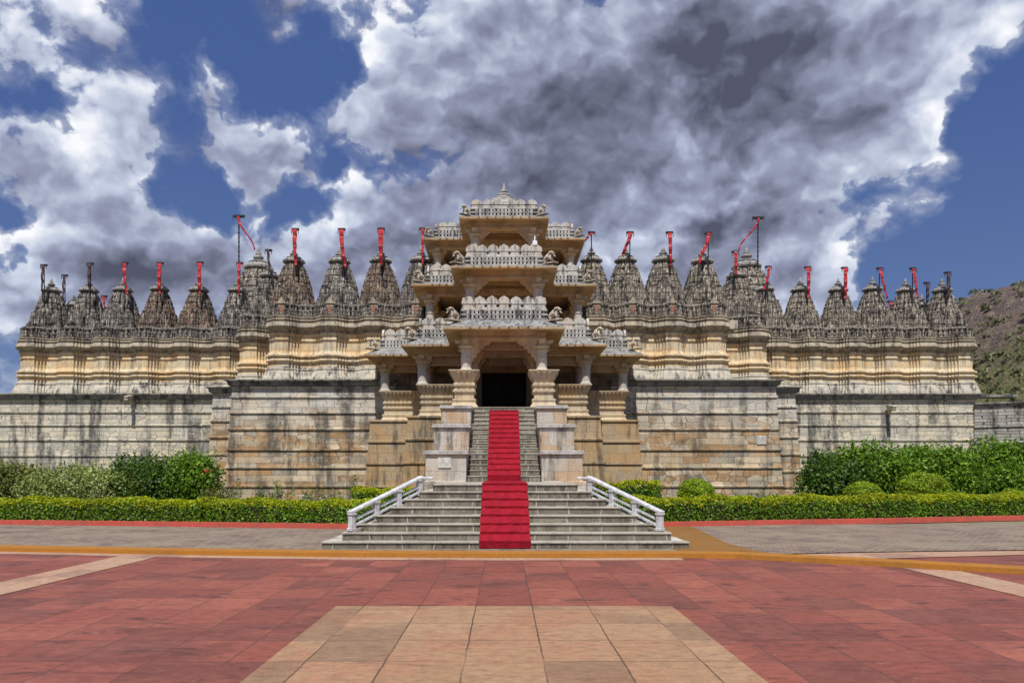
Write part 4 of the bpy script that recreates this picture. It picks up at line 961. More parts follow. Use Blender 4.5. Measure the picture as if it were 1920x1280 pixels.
# ------------------------------------------------------------------ entrance pavilion
PAV = thing('entrance_pavilion', 'three-storey carved entrance pavilion with stepped balconies above the red-carpeted stairs', 'pavilion', (0, 34.4, 0))
P1 = closed_ccw([(-5.53, 40.5), (-5.53, 37.2), (-3.51, 37.2), (-3.51, 34.4), (-1.43, 34.4), (-1.43, 30.3)])
P2 = closed_ccw([(-3.33, 44.5), (-3.33, 36.1), (-1.40, 36.1), (-1.40, 33.0)])
P3 = closed_ccw([(-3.22, 46.0), (-3.22, 39.0), (-1.30, 39.0), (-1.30, 35.8)])
MERLON = None
def make_merlon(w=.33, h=.5):
    m = MB(); hw = w / 2 * .94
    hw = w / 2
    half = [(hw, 0), (hw, h * .16), (hw * .80, h * .22), (hw * .74, h * .28), (hw * .80, h * .34), (hw, h * .40), (hw, h * .52), (hw * .97, h * .62), (hw * .86, h * .75), (hw * .62, h * .86), (hw * .30, h * .93)]
    pts = half + [(0, h)] + [(-x, z) for x, z in reversed(half)]
    m.prism(pts, (0, 0, 0), (1, 0, 0), (0, 0, 1), (0, .05, 0))
    m.obox((0, -.055, h * .44), (hw * .98, 0, 0), (0, .015, 0), (0, 0, .012))
    return m.build('merlon', M['merlon'], None, bevel=0.0)
mer_used = [False]
def storey(poly, z0, over, lift, last_sides, merl_h, back_skip=True):
    """eave, balustrade with dentils and merlons round one storey roof"""
    n = len(poly)
    m = MB(); m.mould(poly, [(-.16, z0 + .03), (over * .5, z0 + .015), (over - .02, z0 - .03), (over + .02, z0 - .02), (over + .03, z0 + .055)], closed=True); m.build('eave', M['eave'], PAV)
    m = MB(); m.mould(poly, [(over + .03, z0 + .056), (over - .02, z0 + .09), (over * .72, z0 + .09 + lift * .25), (over * .45, z0 + .09 + lift * .6), (.24, z0 + lift - .03), (.2, z0 + lift)], closed=True)
    # scalloped lip on the eave
    for i in range(n - 1):
        (ax, ay), (bx, by) = poly[i], poly[i + 1]; L = math.hypot(bx - ax, by - ay); dx, dy = (bx - ax) / L, (by - ay) / L; nx, ny = dy, -dx
        e0 = -over if i > 0 else 0; cnt = max(2, int((L + over) / .42))
        for k in range(cnt):
            f = (k + .5) / cnt * L; x = ax + dx * f + nx * (over + .02); y = ay + dy * f + ny * (over + .02)
            m.obox((x, y, z0 + .065), (dx * .035, dy * .035, 0), (nx * .03, ny * .03, 0), (0, 0, .03))
    m.build('roof', M['roof_grey'], PAV)
    b = z0 + lift
    m = MB(); m.mould(poly, [(.2, b), (.22, b + .02), (.22, b + .05), (.10, b + .06), (.10, b + .16), (.22, b + .17), (.22, b + .21), (.10, b + .22), (.10, b + .33), (.21, b + .34), (.21, b + .37), (.12, b + .38), (-.02, b + .39), (-.02, b)], closed=True)
    for i in range(n - 1):
        (ax, ay), (bx, by) = poly[i], poly[i + 1]; L = math.hypot(bx - ax, by - ay); dx, dy = (bx - ax) / L, (by - ay) / L; nx, ny = dy, -dx
        cnt = max(2, round(L / .16))
        for k in range(cnt):
            f = (k + .5) / cnt * L
            for zz, pw in ((b + .11, .045), (b + .275, .05)):
                x = ax + dx * f + nx * .155; y = ay + dy * f + ny * .155
                m.obox((x, y, zz), (dx * pw, dy * pw, 0), (nx * .055, ny * .055, 0), (0, 0, .052))
    bal = m.build('balustrade', M['pav_white'], PAV)
    # merlons: one mesh, copied
    global MERLON
    for i in range(n - 1):
        (ax, ay), (bx, by) = poly[i], poly[i + 1]; L = math.hypot(bx - ax, by - ay)
        if L > 5 and abs(ax - bx) < .01: L = min(L, 3.0) if i == 0 else L
        dx, dy = (bx - ax), (by - ay); LL = math.hypot(dx, dy); dx /= LL; dy /= LL; nx, ny = dy, -dx
        # keep the front and side faces the terraces show
        L0 = 0.0
        if i == 0: L0 = max(0, LL - 2.6)
        L1 = LL
        if i == n - 2: L1 = min(LL, 2.6)
        outer = .17
        span = L1 - L0; cnt = max(1, round((span + (2 * outer if dy == 0 and abs(ax + bx) < .01 else 0)) / .47))
        ext = outer if (dy == 0 and abs(ax + bx) < .01) else 0.0
        wd = (span + 2 * ext) / cnt
        for k in range(cnt):
            f = L0 - ext + (k + .5) * wd
            if MERLON is None: MERLON = make_merlon(); o = MERLON
            else: o = MERLON.copy(); COL.objects.link(o)
            o.parent = bal; o.location = Vector((ax + dx * f + nx * .10, ay + dy * f + ny * .10, b + .385)) - org(PAV)
            o.rotation_euler = (0, 0, math.atan2(dy, dx)); o.scale = (wd / .33 * .995, 1, merl_h / .5 * (random.uniform(.97, 1.03)))
    m = MB(); m.fill(poly, z0 + .05, False); m.fill(poly, b + .003, True); m.build('ceiling', M['eave'], PAV)
    m = MB(); m.mould(poly, [(.14, z0 - .34), (.16, z0 - .32), (.16, z0 - .22), (.11, z0 - .20), (.11, z0 - .12), (.17, z0 - .10), (.17, z0 + .02), (-.17, z0 + .02), (-.17, z0 - .34), (.14, z0 - .34)], closed=True); m.build('beam', M['eave'], PAV)
    return b + .38
storey(P1, 6.95, .80, .44, None, .52)
storey(P2, 9.90, .74, .22, None, .50)
storey(P3, 12.80, .66, .22, None, .40)

def pillar(x, y, z0, z1, r=.20, dirs=((1, 0), (-1, 0), (0, -1), (0, 1)), mat='pav_pillar'):
    m = MB(); h = z1 - z0
    pr = [(r * 1.28, z0), (r * 1.28, z0 + .06), (r * 1.1, z0 + .09), (r, z0 + .14), (r, z0 + h * .40), (r * 1.07, z0 + h * .41), (r * 1.07, z0 + h * .44), (r * .97, z0 + h * .45), (r * .97, z0 + h * .62), (r * 1.10, z0 + h * .63), (r * 1.10, z0 + h * .66), (r * .95, z0 + h * .67), (r * .95, z1 - .42)]
    m.lathe(pr, x, y, 16, math.pi / 16); sh = m.build('pillar', M[mat], PAV)
    m = MB(); m.lathe([(r * .95, z1 - .418), (r * 1.2, z1 - .40), (r * 1.2, z1 - .36), (r * 1.0, z1 - .34), (r * 1.35, z1 - .26), (r * 1.55, z1 - .24), (r * 1.55, z1 - .20), (r * 1.2, z1 - .18)], x, y, 16, math.pi / 16)
    for dx, dy in dirs:
        pts = [(0, -.20), (.20, -.20), (.27, -.17), (.30, -.10), (.36, -.12), (.42, -.08), (.44, .0), (0, .0)]
        m.prism(pts, (x, y, z1 + .012), (dx, dy, 0), (0, 0, 1), (dy * .12, -dx * .12, 0))
    c = m.build('capital', M['pav_cream'], sh, bevel=0.008)
    return sh
def strut(x, y, zt, sx, w=.74, d=.78, mat='eave', yy=0.0):
    """scalloped bracket from a pillar up to the beam"""
    pts = [(0, 0), (0, -d), (.05, -d * 1.03), (.10, -d * .93), (.13, -d * .80), (.20, -d * .82), (.24, -d * .72), (.24, -d * .60), (.32, -d * .60), (.37, -d * .50), (.37, -d * .40), (.46, -d * .40), (.52, -d * .31), (.53, -d * .22), (.62, -d * .22), (w, -d * .12), (w + .02, 0)]
    m = MB(); m.prism([(a * w / .74, b) for a, b in pts], (x, y, zt), (sx, 0, 0), (0, 0, 1), (0, .08, 0)); return m.build('bracket', M[mat], PAV, bevel=0.012)
ZP = 6.62
for sx in (-1, 1):
    # storey 1
    pillar(1.43 * sx, 30.3, 5.46, ZP); pillar(3.51 * sx, 34.4, 5.40, ZP); pillar(5.53 * sx, 37.2, 5.40, ZP)
    pillar(3.51 * sx, 37.2, 4.05, ZP, .19); pillar(1.43 * sx, 34.4, 4.05, ZP, .20); pillar(5.53 * sx, 40.2, 4.05, ZP, .19); pillar(3.51 * sx, 39.6, 4.05, ZP, .18); pillar(1.43 * sx, 32.4, 5.4, ZP, .18)
    strut(1.26 * sx, 30.3, 6.62, -sx); strut(1.26 * sx, 34.4, 6.62, -sx, .6, .9); strut(3.34 * sx, 34.4, 6.62, -sx, .36, .5); strut(1.60 * sx, 34.4, 6.62, sx, .36, .5)
    strut(1.24 * sx, 32.4, 6.62, -sx, .55, 1.0); strut(3.68 * sx, 37.2, 6.62, sx, .3, .45); strut(5.36 * sx, 37.2, 6.62, -sx, .3, .45)
    # storey 2
    pillar(1.40 * sx, 33.0, 7.45, 9.57, .20); pillar(3.33 * sx, 36.1, 7.45, 9.57, .20); pillar(1.40 * sx, 36.1, 7.45, 9.57, .19); pillar(3.33 * sx, 39.4, 7.45, 9.57, .19); pillar(1.40 * sx, 39.4, 7.45, 9.57, .19)
    strut(1.23 * sx, 33.0, 9.57, -sx, .66, .62); strut(3.15 * sx, 36.1, 9.57, -sx, .35, .5); strut(1.2 * sx, 36.1, 9.57, -sx, .5, .6); strut(1.2 * sx, 39.4, 9.57, -sx, .5, .8); strut(3.15 * sx, 39.4, 9.57, -sx, .4, .6)
    # storey 3
    pillar(1.30 * sx, 35.8, 10.2, 12.47, .19); pillar(3.22 * sx, 39.0, 10.2, 12.47, .19); pillar(1.30 * sx, 39.0, 10.2, 12.47, .18); pillar(3.22 * sx, 42.4, 10.2, 12.47, .18)
    strut(1.14 * sx, 35.8, 12.47, -sx, .62, .6); strut(3.04 * sx, 39.0, 12.47, -sx, .35, .45); strut(1.14 * sx, 39.0, 12.47, -sx, .5, .7)
# carved friezes spanning behind the front arches
def frieze(y, z0, z1, hw, mat='frieze'):
    m = MB(); m.box(-hw, hw, y, y + .14, z0, z1)
    for zz in (z0 + .04, z1 - .04): m.box(-hw, hw, y - .04, y - .002, zz - .025, zz + .025)
    k = int(hw * 2 / .17)
    for i in range(k):
        x = -hw + (i + .5) * 2 * hw / k
        m.prism([(.075 * math.cos(a), .075 * math.sin(a)) for a in [j * math.pi / 5 for j in range(10)]], (x, y - .02, (z0 + z1) / 2), (1, 0, 0), (0, 0, 1), (0, .018, 0))
    m.build('frieze', M[mat], PAV)
frieze(31.2, 6.42, 6.72, 1.25); frieze(32.42, 6.30, 6.62, 1.22); frieze(34.55, 6.25, 6.60, 3.3); frieze(39.9, 9.2, 9.6, 3.2, 'eave'); frieze(34.6, 9.3, 9.58, 1.2, 'eave'); frieze(37.4, 12.2, 12.5, 1.2, 'eave')
frieze(37.4, 6.3, 6.62, 5.3, 'eave')
# concave ceiling ribs seen from below
for hw, z0, z1, ys in ((1.25, 9.72, 9.93, (33.6, 34.6, 35.6, 37.0, 38.2)), (1.15, 12.62, 12.83, (36.6, 37.6, 38.4, 39.6, 41)), (1.26, 6.80, 6.98, (30.9, 31.6, 33.2, 33.9))):
    for y in ys: m = MB(); m.box(-hw, hw, y, y + .15, z0, z1); m.build('ceiling_rib', M['eave'], PAV)
# seat-back balustrades (flared) of the ground storey
SB = [(.20, 3.98), (.19, 4.06), (.12, 4.14), (.09, 4.24), (.12, 4.26), (.12, 4.33), (.04, 4.35), (.03, 4.55), (.07, 4.57), (.10, 4.60), (.10, 4.68), (.04, 4.70), (.03, 4.78), (.07, 4.80), (.09, 4.83), (.09, 4.92), (.03, 4.94), (.05, 5.02), (.13, 5.20), (.22, 5.36), (.25, 5.37), (.25, 5.41), (-.22, 5.412), (-.22, 4.0)]
def seatback(poly, k=1.0, dz=0.0, closed=False):
    m = MB(); m.mould(poly, [(p, z + dz) for p, z in SB], closed=closed)
    segs = list(zip(poly, poly[1:] + ([poly[0]] if closed else [])))[:len(poly) if closed else len(poly) - 1]
    for (ax, ay), (bx, by) in segs:
        L = math.hypot(bx - ax, by - ay); dx, dy = (bx - ax) / L, (by - ay) / L; nx, ny = dy, -dx; cnt = max(2, int(L / .17))
        for i in range(cnt):
            f = (i + .5) / cnt * L
            m.obox((ax + dx * f + nx * .14, ay + dy * f + ny * .14, 5.19 + dz), (dx * .050, dy * .050, 0), (nx * .035, ny * .035, -.018), (nx * .075, ny * .075, .13))
            m.obox((ax + dx * f + nx * .10, ay + dy * f + ny * .10, 4.875 + dz), (dx * .05, dy * .05, 0), (nx * .03, ny * .03, 0), (0, 0, .035))
    m.build('seat_back', M['pav_cream'], PAV)
for sx in (-1, 1):
    half = [(-5.53, 40.0), (-5.53, 37.2), (-3.51, 37.2), (-3.51, 34.4), (-1.47, 34.4), (-1.47, 31.2)]
    poly = half if sx < 0 else [(-x, y) for x, y in reversed(half)]
    seatback(poly)
    x = 1.47 * sx; seatback([(x - .34, 30.95), (x - .34, 29.98), (x + .30, 29.98), (x + .30, 30.95)] if sx < 0 else [(x - .30, 30.95), (x - .30, 29.98), (x + .34, 29.98), (x + .34, 30.95)], dz=.06)
# platform base
BASE_P = lambda: terrace_profile(0.0, 4.05, [0, 1.05, 2.1, 3.1, 4.05], .3, .06)
bp = closed_ccw([(-6.12, 41.0), (-6.12, 36.6), (-4.08, 36.6), (-4.08, 33.9), (-1.9, 33.9), (-1.9, 29.92)])
m = MB(); m.mould(bp, BASE_P(), closed=True); m.build('base', M['base_tan'], PAV)
m = MB(); m.fill(bp, 4.052); m.build('floor', M['pav_cream'], PAV)
# inner hall: back wall with the doorway and the passage beyond, its shade painted near-black
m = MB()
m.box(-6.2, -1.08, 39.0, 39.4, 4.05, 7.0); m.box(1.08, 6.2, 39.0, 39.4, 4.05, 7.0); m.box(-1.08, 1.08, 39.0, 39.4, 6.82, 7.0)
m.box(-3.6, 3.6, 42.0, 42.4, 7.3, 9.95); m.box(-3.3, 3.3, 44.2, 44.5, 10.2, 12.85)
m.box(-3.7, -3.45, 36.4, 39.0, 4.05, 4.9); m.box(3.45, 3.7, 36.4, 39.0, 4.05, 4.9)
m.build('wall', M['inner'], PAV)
m = MB(); m.box(-1.35, -1.09, 38.9, 38.995, 4.05, 6.80); m.box(1.09, 1.35, 38.9, 38.995, 4.05, 6.80); m.box(-1.5, 1.5, 38.88, 38.995, 6.81, 6.93); m.build('door_frame', M['frieze'], PAV)
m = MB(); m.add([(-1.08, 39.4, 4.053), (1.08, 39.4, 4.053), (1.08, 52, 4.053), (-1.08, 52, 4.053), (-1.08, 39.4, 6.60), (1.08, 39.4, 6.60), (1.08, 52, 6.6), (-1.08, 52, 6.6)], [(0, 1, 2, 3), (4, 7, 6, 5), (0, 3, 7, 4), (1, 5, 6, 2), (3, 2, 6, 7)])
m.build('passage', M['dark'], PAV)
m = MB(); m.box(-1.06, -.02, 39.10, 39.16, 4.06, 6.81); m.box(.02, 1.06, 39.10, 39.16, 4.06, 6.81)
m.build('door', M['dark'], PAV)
# near-black panels painting the shade of side doorways and upper openings
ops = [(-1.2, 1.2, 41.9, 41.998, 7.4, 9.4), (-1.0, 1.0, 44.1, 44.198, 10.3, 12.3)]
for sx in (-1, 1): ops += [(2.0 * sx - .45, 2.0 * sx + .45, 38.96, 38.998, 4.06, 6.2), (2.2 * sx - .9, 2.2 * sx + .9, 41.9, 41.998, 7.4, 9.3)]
for q in ops: m = MB(); m.box(*q); m.build('opening_shade', M['dark'], PAV)

# dome, finial on the top roof
DY = 38.6
m = MB(); pr = [(1.75, 13.15), (1.75, 13.6)]
steps = [(1.55, 13.75), (1.35, 14.0), (1.12, 14.25), (.90, 14.47), (.66, 14.65), (.42, 14.80), (.20, 14.9)]
for (r, z) in steps: pr += [(r + .06, z), (r + .06, z + .05), (r, z + .06)]
m.lathe(pr, 0, DY, 32); m.build('dome', M['cap'], PAV)
m = MB(); m.lathe([(.26, 14.93), (.32, 14.97), (.28, 15.03), (.12, 15.06), (.16, 15.10), (.20, 15.18), (.13, 15.26), (.06, 15.29), (.10, 15.33), (.08, 15.38), (.03, 15.42), (.05, 15.47), (.03, 15.52), (.005, 15.60)], 0, DY, 16); m.build('finial', M['cap'], PAV, True)

# small white lamp on the balcony
t = thing('floodlight', 'small white box lamp standing on the middle balcony rail, right end', 'lamp', (1.27, 32.9, 10.9))
m = MB(); m.box(1.17, 1.37, 32.82, 33.0, 10.95, 11.14); m.build('housing', M['white_metal'], t, bevel=.02)
m = MB(); m.lathe([(.04, 10.62), (.03, 10.7), (.03, 10.96)], 1.27, 32.92, 8); m.box(1.24, 1.29, 32.88, 32.93, 11.14, 11.36); m.build('bracket', M['white_metal'], t)

# ------------------------------------------------------------------ elephant statues at the eave corners
def elephant_mesh():
    V = [((0, .16, .30), .17), ((0, -.02, .34), .18), ((0, -.18, .38), .17), ((0, -.34, .50), .135), ((0, -.44, .47), .10), ((0, -.50, .36), .065), ((0, -.50, .24), .05), ((0, -.55, .16), .042), ((0, -.62, .17), .035)]
    E = [(i, i + 1) for i in range(8)]
    def leg(root, pts, rs):
        k = root
        for p, r in zip(pts, rs):
            V.append((p, r)); E.append((k, len(V) - 1)); k = len(V) - 1
    for s in (-1, 1):
        leg(2, [(.11 * s, -.22, .22), (.115 * s, -.26, .10), (.115 * s, -.27, .02)], [.085, .068, .07])
        leg(0, [(.11 * s, .19, .18), (.115 * s, .15, .09), (.115 * s, .18, .02)], [.09, .068, .07])
        leg(3, [(.10 * s, -.36, .52), (.19 * s, -.29, .50), (.21 * s, -.27, .40)], [.07, .04, .035])
        leg(4, [(.05 * s, -.52, .40), (.07 * s, -.60, .38)], [.03, .02])
    leg(0, [(0, .30, .30), (0, .34, .20)], [.03, .02])
    me = bpy.data.meshes.new('elephant'); me.from_pydata([v for v, r in V], E, []); ob = bpy.data.objects.new('elephant', me); COL.objects.link(ob)
    sk = ob.modifiers.new('skin', 'SKIN'); sk.use_smooth_shade = True
    for i, (v, r) in enumerate(V): me.skin_vertices[0].data[i].radius = (r, r)
    me.skin_vertices[0].data[0].use_root = True
    sb = ob.modifiers.new('sub', 'SUBSURF'); sb.levels = 1; sb.render_levels = 1
    dg = bpy.context.evaluated_depsgraph_get(); me2 = bpy.data.meshes.new_from_object(ob.evaluated_get(dg))
    bpy.data.objects.remove(ob); me2.materials.clear(); me2.materials.append(M['statue']); return me2
EM = elephant_mesh()
m = MB(); m.box(-.22, .22, -.62, .36, -.07, .0); bm_ = m.build('plinth', M['statue'], None, bevel=.02); BMESH = bm_.data; BMOD = bm_
first = [True]
def statue(label, x, y, z, ang, sc=1.0):
    t = thing('elephant_statue', label, 'statue', (x, y, z), 'stone elephants on the eave corners')
    t.rotation_euler = (0, 0, ang); t.scale = (sc, sc, sc)
    b = bpy.data.objects.new('elephant', EM); COL.objects.link(b); b.parent = t; b.rotation_euler = (R(-14), 0, 0); b.location = (0, 0, .04)
    if first[0]: p = BMOD; first[0] = False
    else: p = BMOD.copy(); COL.objects.link(p)
    p.parent = t; p.location = (0, 0, 0)
spots = []
for nm, (hx, yy, z0, over, lift) in (('lowest eave of the projecting front bay', (1.43, 30.3, 6.95, .8, .44)), ('lowest eave of the middle side bay', (3.51, 34.4, 6.95, .8, .44)), ('lowest eave of the outermost side bay', (5.53, 37.2, 6.95, .8, .44)),
        ('second-storey eave of the front bay', (1.40, 33.0, 9.9, .74, .22)), ('second-storey eave of the side bay', (3.33, 36.1, 9.9, .74, .22)), ('topmost eave of the front bay', (1.30, 35.8, 12.8, .66, .22)), ('topmost eave of the side bay', (3.22, 39.0, 12.8, .66, .22))):
    for sx in (-1, 1):
        x = (hx + over * .55) * sx; y = yy - over * .55
        statue('stone elephant on the %s corner of the %s' % ('left' if sx < 0 else 'right', nm), x, y, z0 + .09 + lift * .55 + .05, (-1 if sx < 0 else 1) * R(52), 0.66 if z0 < 12 else .56)

# ------------------------------------------------------------------ staircase
ST = thing('staircase', 'broad weathered stone staircase of two flights climbing to the pavilion', 'staircase', (0, 17, 0))
low = [(-3.87, 3.93), (-3.51, 3.62), (-3.22, 3.30), (-2.92, 3.0), (-2.60, 2.70), (-2.32, 2.38), (-2.02, 2.08), (-1.72, 1.78)]
RISE = .17; TR = .34
for i, (a, b) in enumerate(low):
    m = MB(); y0 = 17.0 + TR * i
    m.box(a, b, y0, 24.2 + .02 * i, RISE * i, RISE * (i + 1)); 
    stp = m.build('step', M['stairs'], ST, bevel=.01)
    m = MB(); m.box(a - .02, b + .02, y0 - .025, y0 + .36 + (4.2 if i == 7 else 0), RISE * (i + 1) - .035, RISE * (i + 1) + .004); m.build('tread', M['tread'], stp, bevel=.01)
Z1 = RISE * 8; Y1 = 24.1; NU = 15; R2 = (4.05 - Z1) / NU; T2 = (29.9 - Y1) / NU
for i in range(NU):
    m = MB(); y0 = Y1 + T2 * i; hw = 1.10 + .004 * i
    m.box(-hw, hw, y0, 30.0, Z1 + R2 * i + .004, Z1 + R2 * (i + 1))
    stp = m.build('step', M['stairs'], ST, bevel=.01)
    m = MB(); m.box(-hw - .003, hw + .003, y0 - .02, y0 + T2 - .02, Z1 + R2 * (i + 1) - .03, Z1 + R2 * (i + 1) + .004); m.build('tread', M['tread'], stp, bevel=.008)
def pier(x0, x1, y0, y1, z0, z1):
    m = MB(); m.box(x0, x1, y0, y1, z0, z1 - .12); m.box(x0 - .05, x1 + .05 if x1 < 0 else x1 + .05, y0 - .05, y1, z0, z0 + .10) if False else None
    p = m.build('pier', M['cheek'], ST, bevel=.015)
    m = MB(); m.box(x0 - .07, x1 + .07, y0 - .07, y1, z1 - .118, z1 - .05); m.box(x0 - .04, x1 + .04, y0 - .04, y1, z1 - .049, z1); m.build('cap', M['cap'], p, bevel=.012)
    return p
for sx in (-1, 1):
    def sp(a, b): return (-b, -a) if sx < 0 else (a, b)
    x0, x1 = sp(1.13, 2.36); p1 = pier(x0, x1, 24.0, 26.0, Z1 - .05, 2.30)
    x0, x1 = sp(1.14, 2.28); pier(x0, x1, 25.95, 28.0, 1.2, 3.21)
    x0, x1 = sp(1.15, 2.20); pier(x0, x1, 27.95, 29.95, 1.2, 3.99)
    x0, x1 = sp(1.13, 2.45); m = MB(); m.box(x0, x1, 23.7, 24.6, 0, Z1 + .03); m.build('footing', M['cheek'], ST, bevel=.02)
    x0, x1 = sp(1.16, 2.34); m = MB(); m.box(x0, x1, 24.6, 29.9, 0, 1.3); m.build('footing', M['cheek'], ST)
    if sx < 0:
        m = MB(); m.box(-1.98, -1.58, 23.965, 23.998, 1.78, 2.09); m.build('plaque', M['plaque'], ST, bevel=.01)
# carpets
def carpet(label, hw, x0, steps, hw2=None):
    """cloth following a list of (y, z) stair profile points"""
    m = MB(); th = .016; nx = 9; vs = []; fs = []
    pts = []
    for (y, z) in steps: pts.append((y, z))
    # resample
    P = []
    for (a, b) in zip(pts[:-1], pts[1:]):
        L = math.hypot(b[0] - a[0], b[1] - a[1]); k = max(1, int(L / .09))
        for i in range(k): P.append((a[0] + (b[0] - a[0]) * i / k, a[1] + (b[1] - a[1]) * i / k))
    P.append(pts[-1])
    for j, (y, z) in enumerate(P):
        for i in range(nx):
            u = -1 + 2 * i / (nx - 1); e = .006 * math.sin(j * 1.7 + i * 2.3) + .006 * math.sin(i * 4.1 + j * .37)
            vs.append((x0 + u * (hw + ((hw2 or hw) - hw) * j / len(P) + .008 * math.sin(j * .55)), y - .012 + e * .5, z + .012 + abs(e)))
    n = len(P)
    for j in range(n - 1):
        for i in range(nx - 1): fs.append((j * nx + i, j * nx + i + 1, (j + 1) * nx + i + 1, (j + 1) * nx + i))
    m.add(vs, fs); o = m.build('carpet', M['carpet'], None, False)
    so = o.modifiers.new('solid', 'SOLIDIFY'); so.thickness = .012; so.offset = 1
    rebase(o, (x0, P[0][0], P[0][1])); tag(o, label, 'carpet', 'red stair carpets'); return o
pl = [(17 - .03, .088)]
for i in range(8): pl += [(17 + TR * i - .035, RISE * (i + 1) - .045), (17 + TR * i - .045, RISE * (i + 1) + .004), (17 + TR * i + .02, RISE * (i + 1) + .006)]
pl += [(Y1 - .4, Z1 + .006)]
pl[0] = (17 - .035, .03)
carpet('wider red carpet laid down the broad lower steps', .545, .02, pl)
pu = [(Y1 - .9, Z1 + .026)]
pu = [(Y1 - .6, Z1 + .006 + .02), (Y1 - .03, Z1 + .01)]
for i in range(NU): pu += [(Y1 + T2 * i - .03, Z1 + R2 * (i + 1) - .04), (Y1 + T2 * i - .038, Z1 + R2 * (i + 1) + .004), (Y1 + T2 * i + .02, Z1 + R2 * (i + 1) + .006)]
pu = pu[:-3] + [(Y1 + T2 * (NU - 1) - .04, Z1 + R2 * (NU - 1) + .02)]
carpet('narrower red carpet climbing the upper flight between the stone piers', .50, .0, pu, .535)

# white marble railings along the hips of the lower flight
def railing(label, sx):
    D = [17.55, 18.12, 18.70, 19.28]
    a = Vector((3.34 * sx, 17.55, .40)); b = Vector((2.04 * sx, 19.30, 1.12))
    if sx > 0: a = Vector((3.42, 17.55, .40)); b = Vector((2.10, 19.30, 1.12))
    t = thing('stair_railing', label, 'railing', tuple(a), 'white stair railings')
    d = (b - a); H = .36; hd = Vector((d.x, d.y, 0)).normalized(); sd = Vector((-hd.y, hd.x, 0))
    for k in range(4):
        p = a + d * (k / 3); m = MB()
        q = .062
        m.obox(p + Vector((0, 0, .0)), hd * q * 1.25, sd * q * 1.25, (0, 0, .035)); m.obox(p + Vector((0, 0, .18)), hd * q, sd * q, (0, 0, .15)); m.obox(p + Vector((0, 0, .335)), hd * q * 1.3, sd * q * 1.3, (0, 0, .02))
        for zz in (.10, .17, .24): m.prism([(.018, 0), (0, .022), (-.018, 0), (0, -.022)], p + Vector((0, -.0, zz)) , hd, (0, 0, 1), sd * (q + .006))
        m.build('post', M['marble'], t, bevel=.008)
    m = MB(); e = d / 3 * .12; s = a + Vector((0, 0, H + .03)); f = b + Vector((0, 0, H + .03))
    up = sd.cross(d.normalized()); 
    if up.z < 0: up = -up
    m.obox((s + f) / 2, (d.normalized() * (d.length / 2 + .08)), sd * .075, up * .032); m.build('handrail', M['marble'], t, bevel=.012)
    m = MB(); g = b + Vector((-.16 * sx, .02, H + .03)); m.obox(g, Vector((.17, 0, 0)), Vector((0, .075, 0)), Vector((0, 0, .032))); m.build('handrail', M['marble'], t, bevel=.012)
    for zz in (.19, .06):
        m = MB(); m.obox((a + b) / 2 + Vector((0, 0, zz)), d / 2, sd * .035, up * .026); m.build('rail', M['marble'], t, bevel=.006)
    m = MB(); m.obox((a + b) / 2 + Vector((0, 0, -.07)), d / 2 * 1.12, sd * .12, up * .035); m.build('coping', M['stairs'], t, bevel=.01)
railing('white marble railing down the left side of the lower steps', -1)
railing('white marble railing down the right side of the lower steps', 1)

# ------------------------------------------------------------------ flagpoles
def flag(label, px, ytop, ybot, D, red=1.0, drift=0.0, w=.26, big=False, style='hang', dark=False):
    """slim black pole with a small board on top and a long narrow pennant; drift = sideways blow of the lower end in metres"""
    x = PX(px, D); zt = PZ(ytop, D); zb = PZ(ybot, D)
    zb0 = min(zb, 12.2)
    t = thing('flagpole', label, 'flagpole', (x, D, zb0 - .35), 'pennant poles on the spires')
    m = MB(); r = .027 if not big else .045
    m.tube([(x, D, zb0 - .35), (x, D, zt)], r, 8)
    k = int((zt - zb0) / .3)
    for i in range(k): z = zb0 + i * .3; m.lathe([(r * 1.35, z), (r * 1.35, z + .05)], x, D, 8)
    m.build('pole', M['paint_black'], t)
    m = MB(); hw = .18 if not big else .36
    m.box(x - hw, x + hw, D - .10, D + .10, zt, zt + (.07 if not big else .12)); m.box(x - hw * .7, x + hw * .7, D - .03, D + .03, zt - .05, zt)
    for s in (-1, 1): m.box(x + s * hw - .015, x + s * hw + .015, D - .11, D - .08, zt - .22, zt + .0)
    m.build('crossbar', M['paint_black'], t)
    # pennant: cloth strip, tapering, with folds
    n = 22; L = zt - zb; vs = []; fs = []
    W0 = w * (.82 if not big else .85)
    for i in range(n + 1):
        f = i / n
        if style == 'hang': cx = x + drift * f ** 1.6; cz = zt - .02 - L * f
        else: cx = x + drift * (f * f * (3 - 2 * f)); cz = zt - .02 - L * f
        ww = W0 * (1 - .45 * f) * (1 + .10 * (i % 2) + .05 * math.sin(i * 1.3 + px)); cy = D - .12 - .03 * math.sin(i * .9 + px) - (.10 * math.sin(f * 3.1))
        tw = .3 * math.sin(f * 4 + px) * (0.6 if style == 'hang' else 1.0)
        for s in (-1, -.33, .33, 1):
            vs.append((cx + s * ww / 2 * math.cos(tw), cy + s * ww / 2 * math.sin(tw) + .02 * math.cos(s * 3 + i), cz))
    for i in range(n):
        for k in range(3): fs.append((i * 4 + k, i * 4 + k + 1, (i + 1) * 4 + k + 1, (i + 1) * 4 + k))
    m = MB(); m.add(vs, fs); p = m.build('pennant', M['pennant_dark'] if dark else M['pennant'], t, True)
    so = p.modifiers.new('solid', 'SOLIDIFY'); so.thickness = .008
FD = 47.75
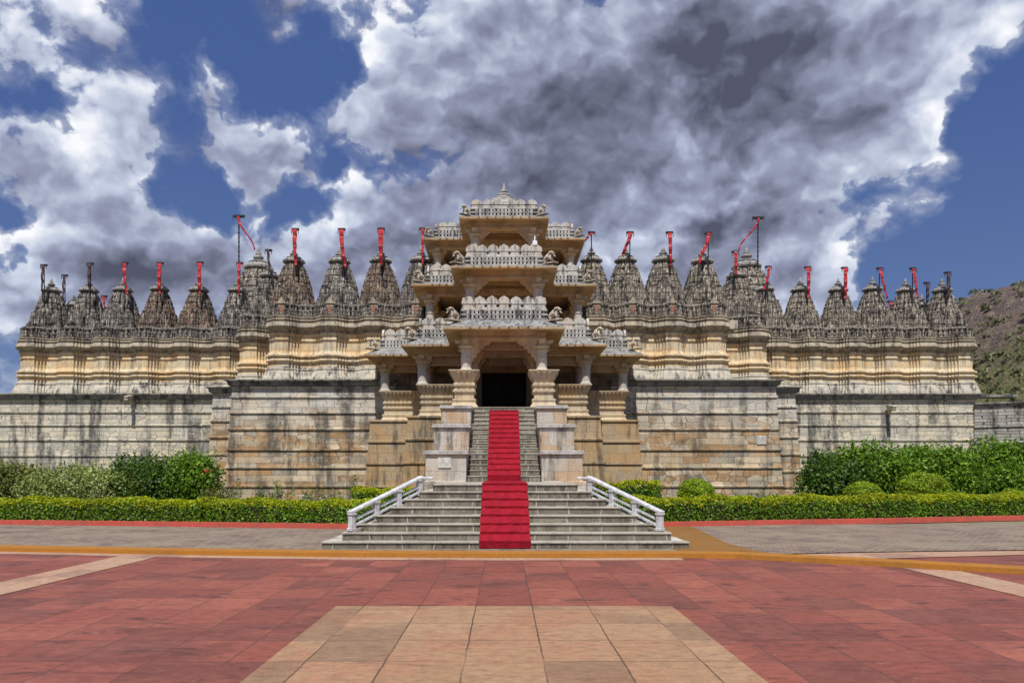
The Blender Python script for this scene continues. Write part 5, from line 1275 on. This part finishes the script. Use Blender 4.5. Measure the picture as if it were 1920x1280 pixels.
LW = [('dark ragged pennant pole on the outermost spire of the left wing', 83, 498, 565, FD, dict(dark=True, w=.20)),
      ('short dark pennant pole on the small back spire at the far left', 122, 517, 585, 52.2, dict(dark=True, w=.2)),
      ('dark pole with a little red at the top, on the second spire from the left', 170, 495, 548, FD, dict(dark=True, w=.22)),
      ('short pole with dark red pennant between second and third spires from the left', 196, 556, 585, 52.2, dict(drift=.25, w=.18)),
      ('pole with red pennant twisting to the right, on the third spire from the left', 235, 494, 555, FD, dict(drift=.22, w=.26)),
      ('straight red pennant pole on the fourth spire from the left, a brown one', 301, 494, 552, FD, dict(w=.28)),
      ('straight red pennant pole on the fifth spire from the left, right of the brown ones', 376, 493, 552, FD, dict(w=.28)),
      ('narrow red pennant pole in front of the great left tower', 450, 494, 556, FD, dict(w=.22)),
      ('very tall black pole with red streamer blowing right, on the great left tower', 448, 407, 469, 51.4, dict(w=.18, big=True, drift=1.05, style='blow')),
      ('grey pole with a faded pennant just right of the great left tower', 504, 470, 530, 44.2, dict(dark=True, w=.18, drift=.32)),
      ('bright red pennant pole on the spire immediately right of the great left tower', 554, 431, 500, 41.3, dict(w=.28, drift=.06)),
      ('red pennant pole with tail swinging right, on middle spire of left inner row', 641, 431, 503, 41.3, dict(w=.28, drift=.22)),
      ('broad straight red pennant pole on the third spire of the left inner row', 715, 430, 498, 41.3, dict(w=.32)),
      ('red pennant pole half hidden by the left side of the pavilion', 793, 430, 498, 41.3, dict(w=.18)),
      ('pole with a small red rag at its top, right beside the pavilion roof', 1109, 437, 452, 41.3, dict(w=.2, drift=-.32, style='blow')),
      ('pole with red pennant curling left, second from the pavilion on the right', 1181, 437, 482, 41.3, dict(w=.26, drift=-.38, style='blow')),
      ('pole with mostly dark twisted red pennant, third from the pavilion on the right', 1255, 437, 500, 41.3, dict(w=.24, drift=.05)),
      ('pole with red pennant curving left onto its spire, fourth from the pavilion on the right', 1328, 438, 497, 41.3, dict(w=.26, drift=-.50, style='blow')),
      ('very tall black pole with red streamer blowing left, on the great right tower', 1421, 410, 470, 51.4, dict(w=.18, big=True, drift=-1.25, style='blow')),
      ('red pennant pole in front of the left flank of the great right tower', 1378, 473, 517, 44.2, dict(w=.24)),
      ('pole with dark red pennant leaning left, right flank of the great right tower', 1440, 501, 545, FD, dict(w=.22, drift=-.32)),
      ('straight red pennant pole on the first right-wing spire beyond the great tower', 1514, 502, 560, FD, dict(w=.28)),
      ('straight red pennant pole on the second right-wing spire beyond the great tower', 1583, 503, 562, FD, dict(w=.28)),
      ('pole with red pennant swinging right toward the next spire, third right-wing spire', 1649, 504, 560, FD, dict(w=.22, drift=.42)),
      ('short pole with dull red pennant low in the gap between right-wing spires', 1669, 566, 595, 52.2, dict(w=.18)),
      ('pole with red pennant slightly right of it, fourth right-wing spire beyond the great tower', 1711, 504, 560, FD, dict(w=.22, drift=.24)),
      ('short dark pennant pole on the small back spire at the right', 1737, 531, 568, 52.2, dict(w=.2, dark=True)),
      ('dark pennant pole on the outermost right spire next to the hill', 1776, 512, 560, FD, dict(w=.2, dark=True))]
for (lb, px, yt, yb, D, kw) in LW: flag(lb, px, yt, yb, D, **kw)
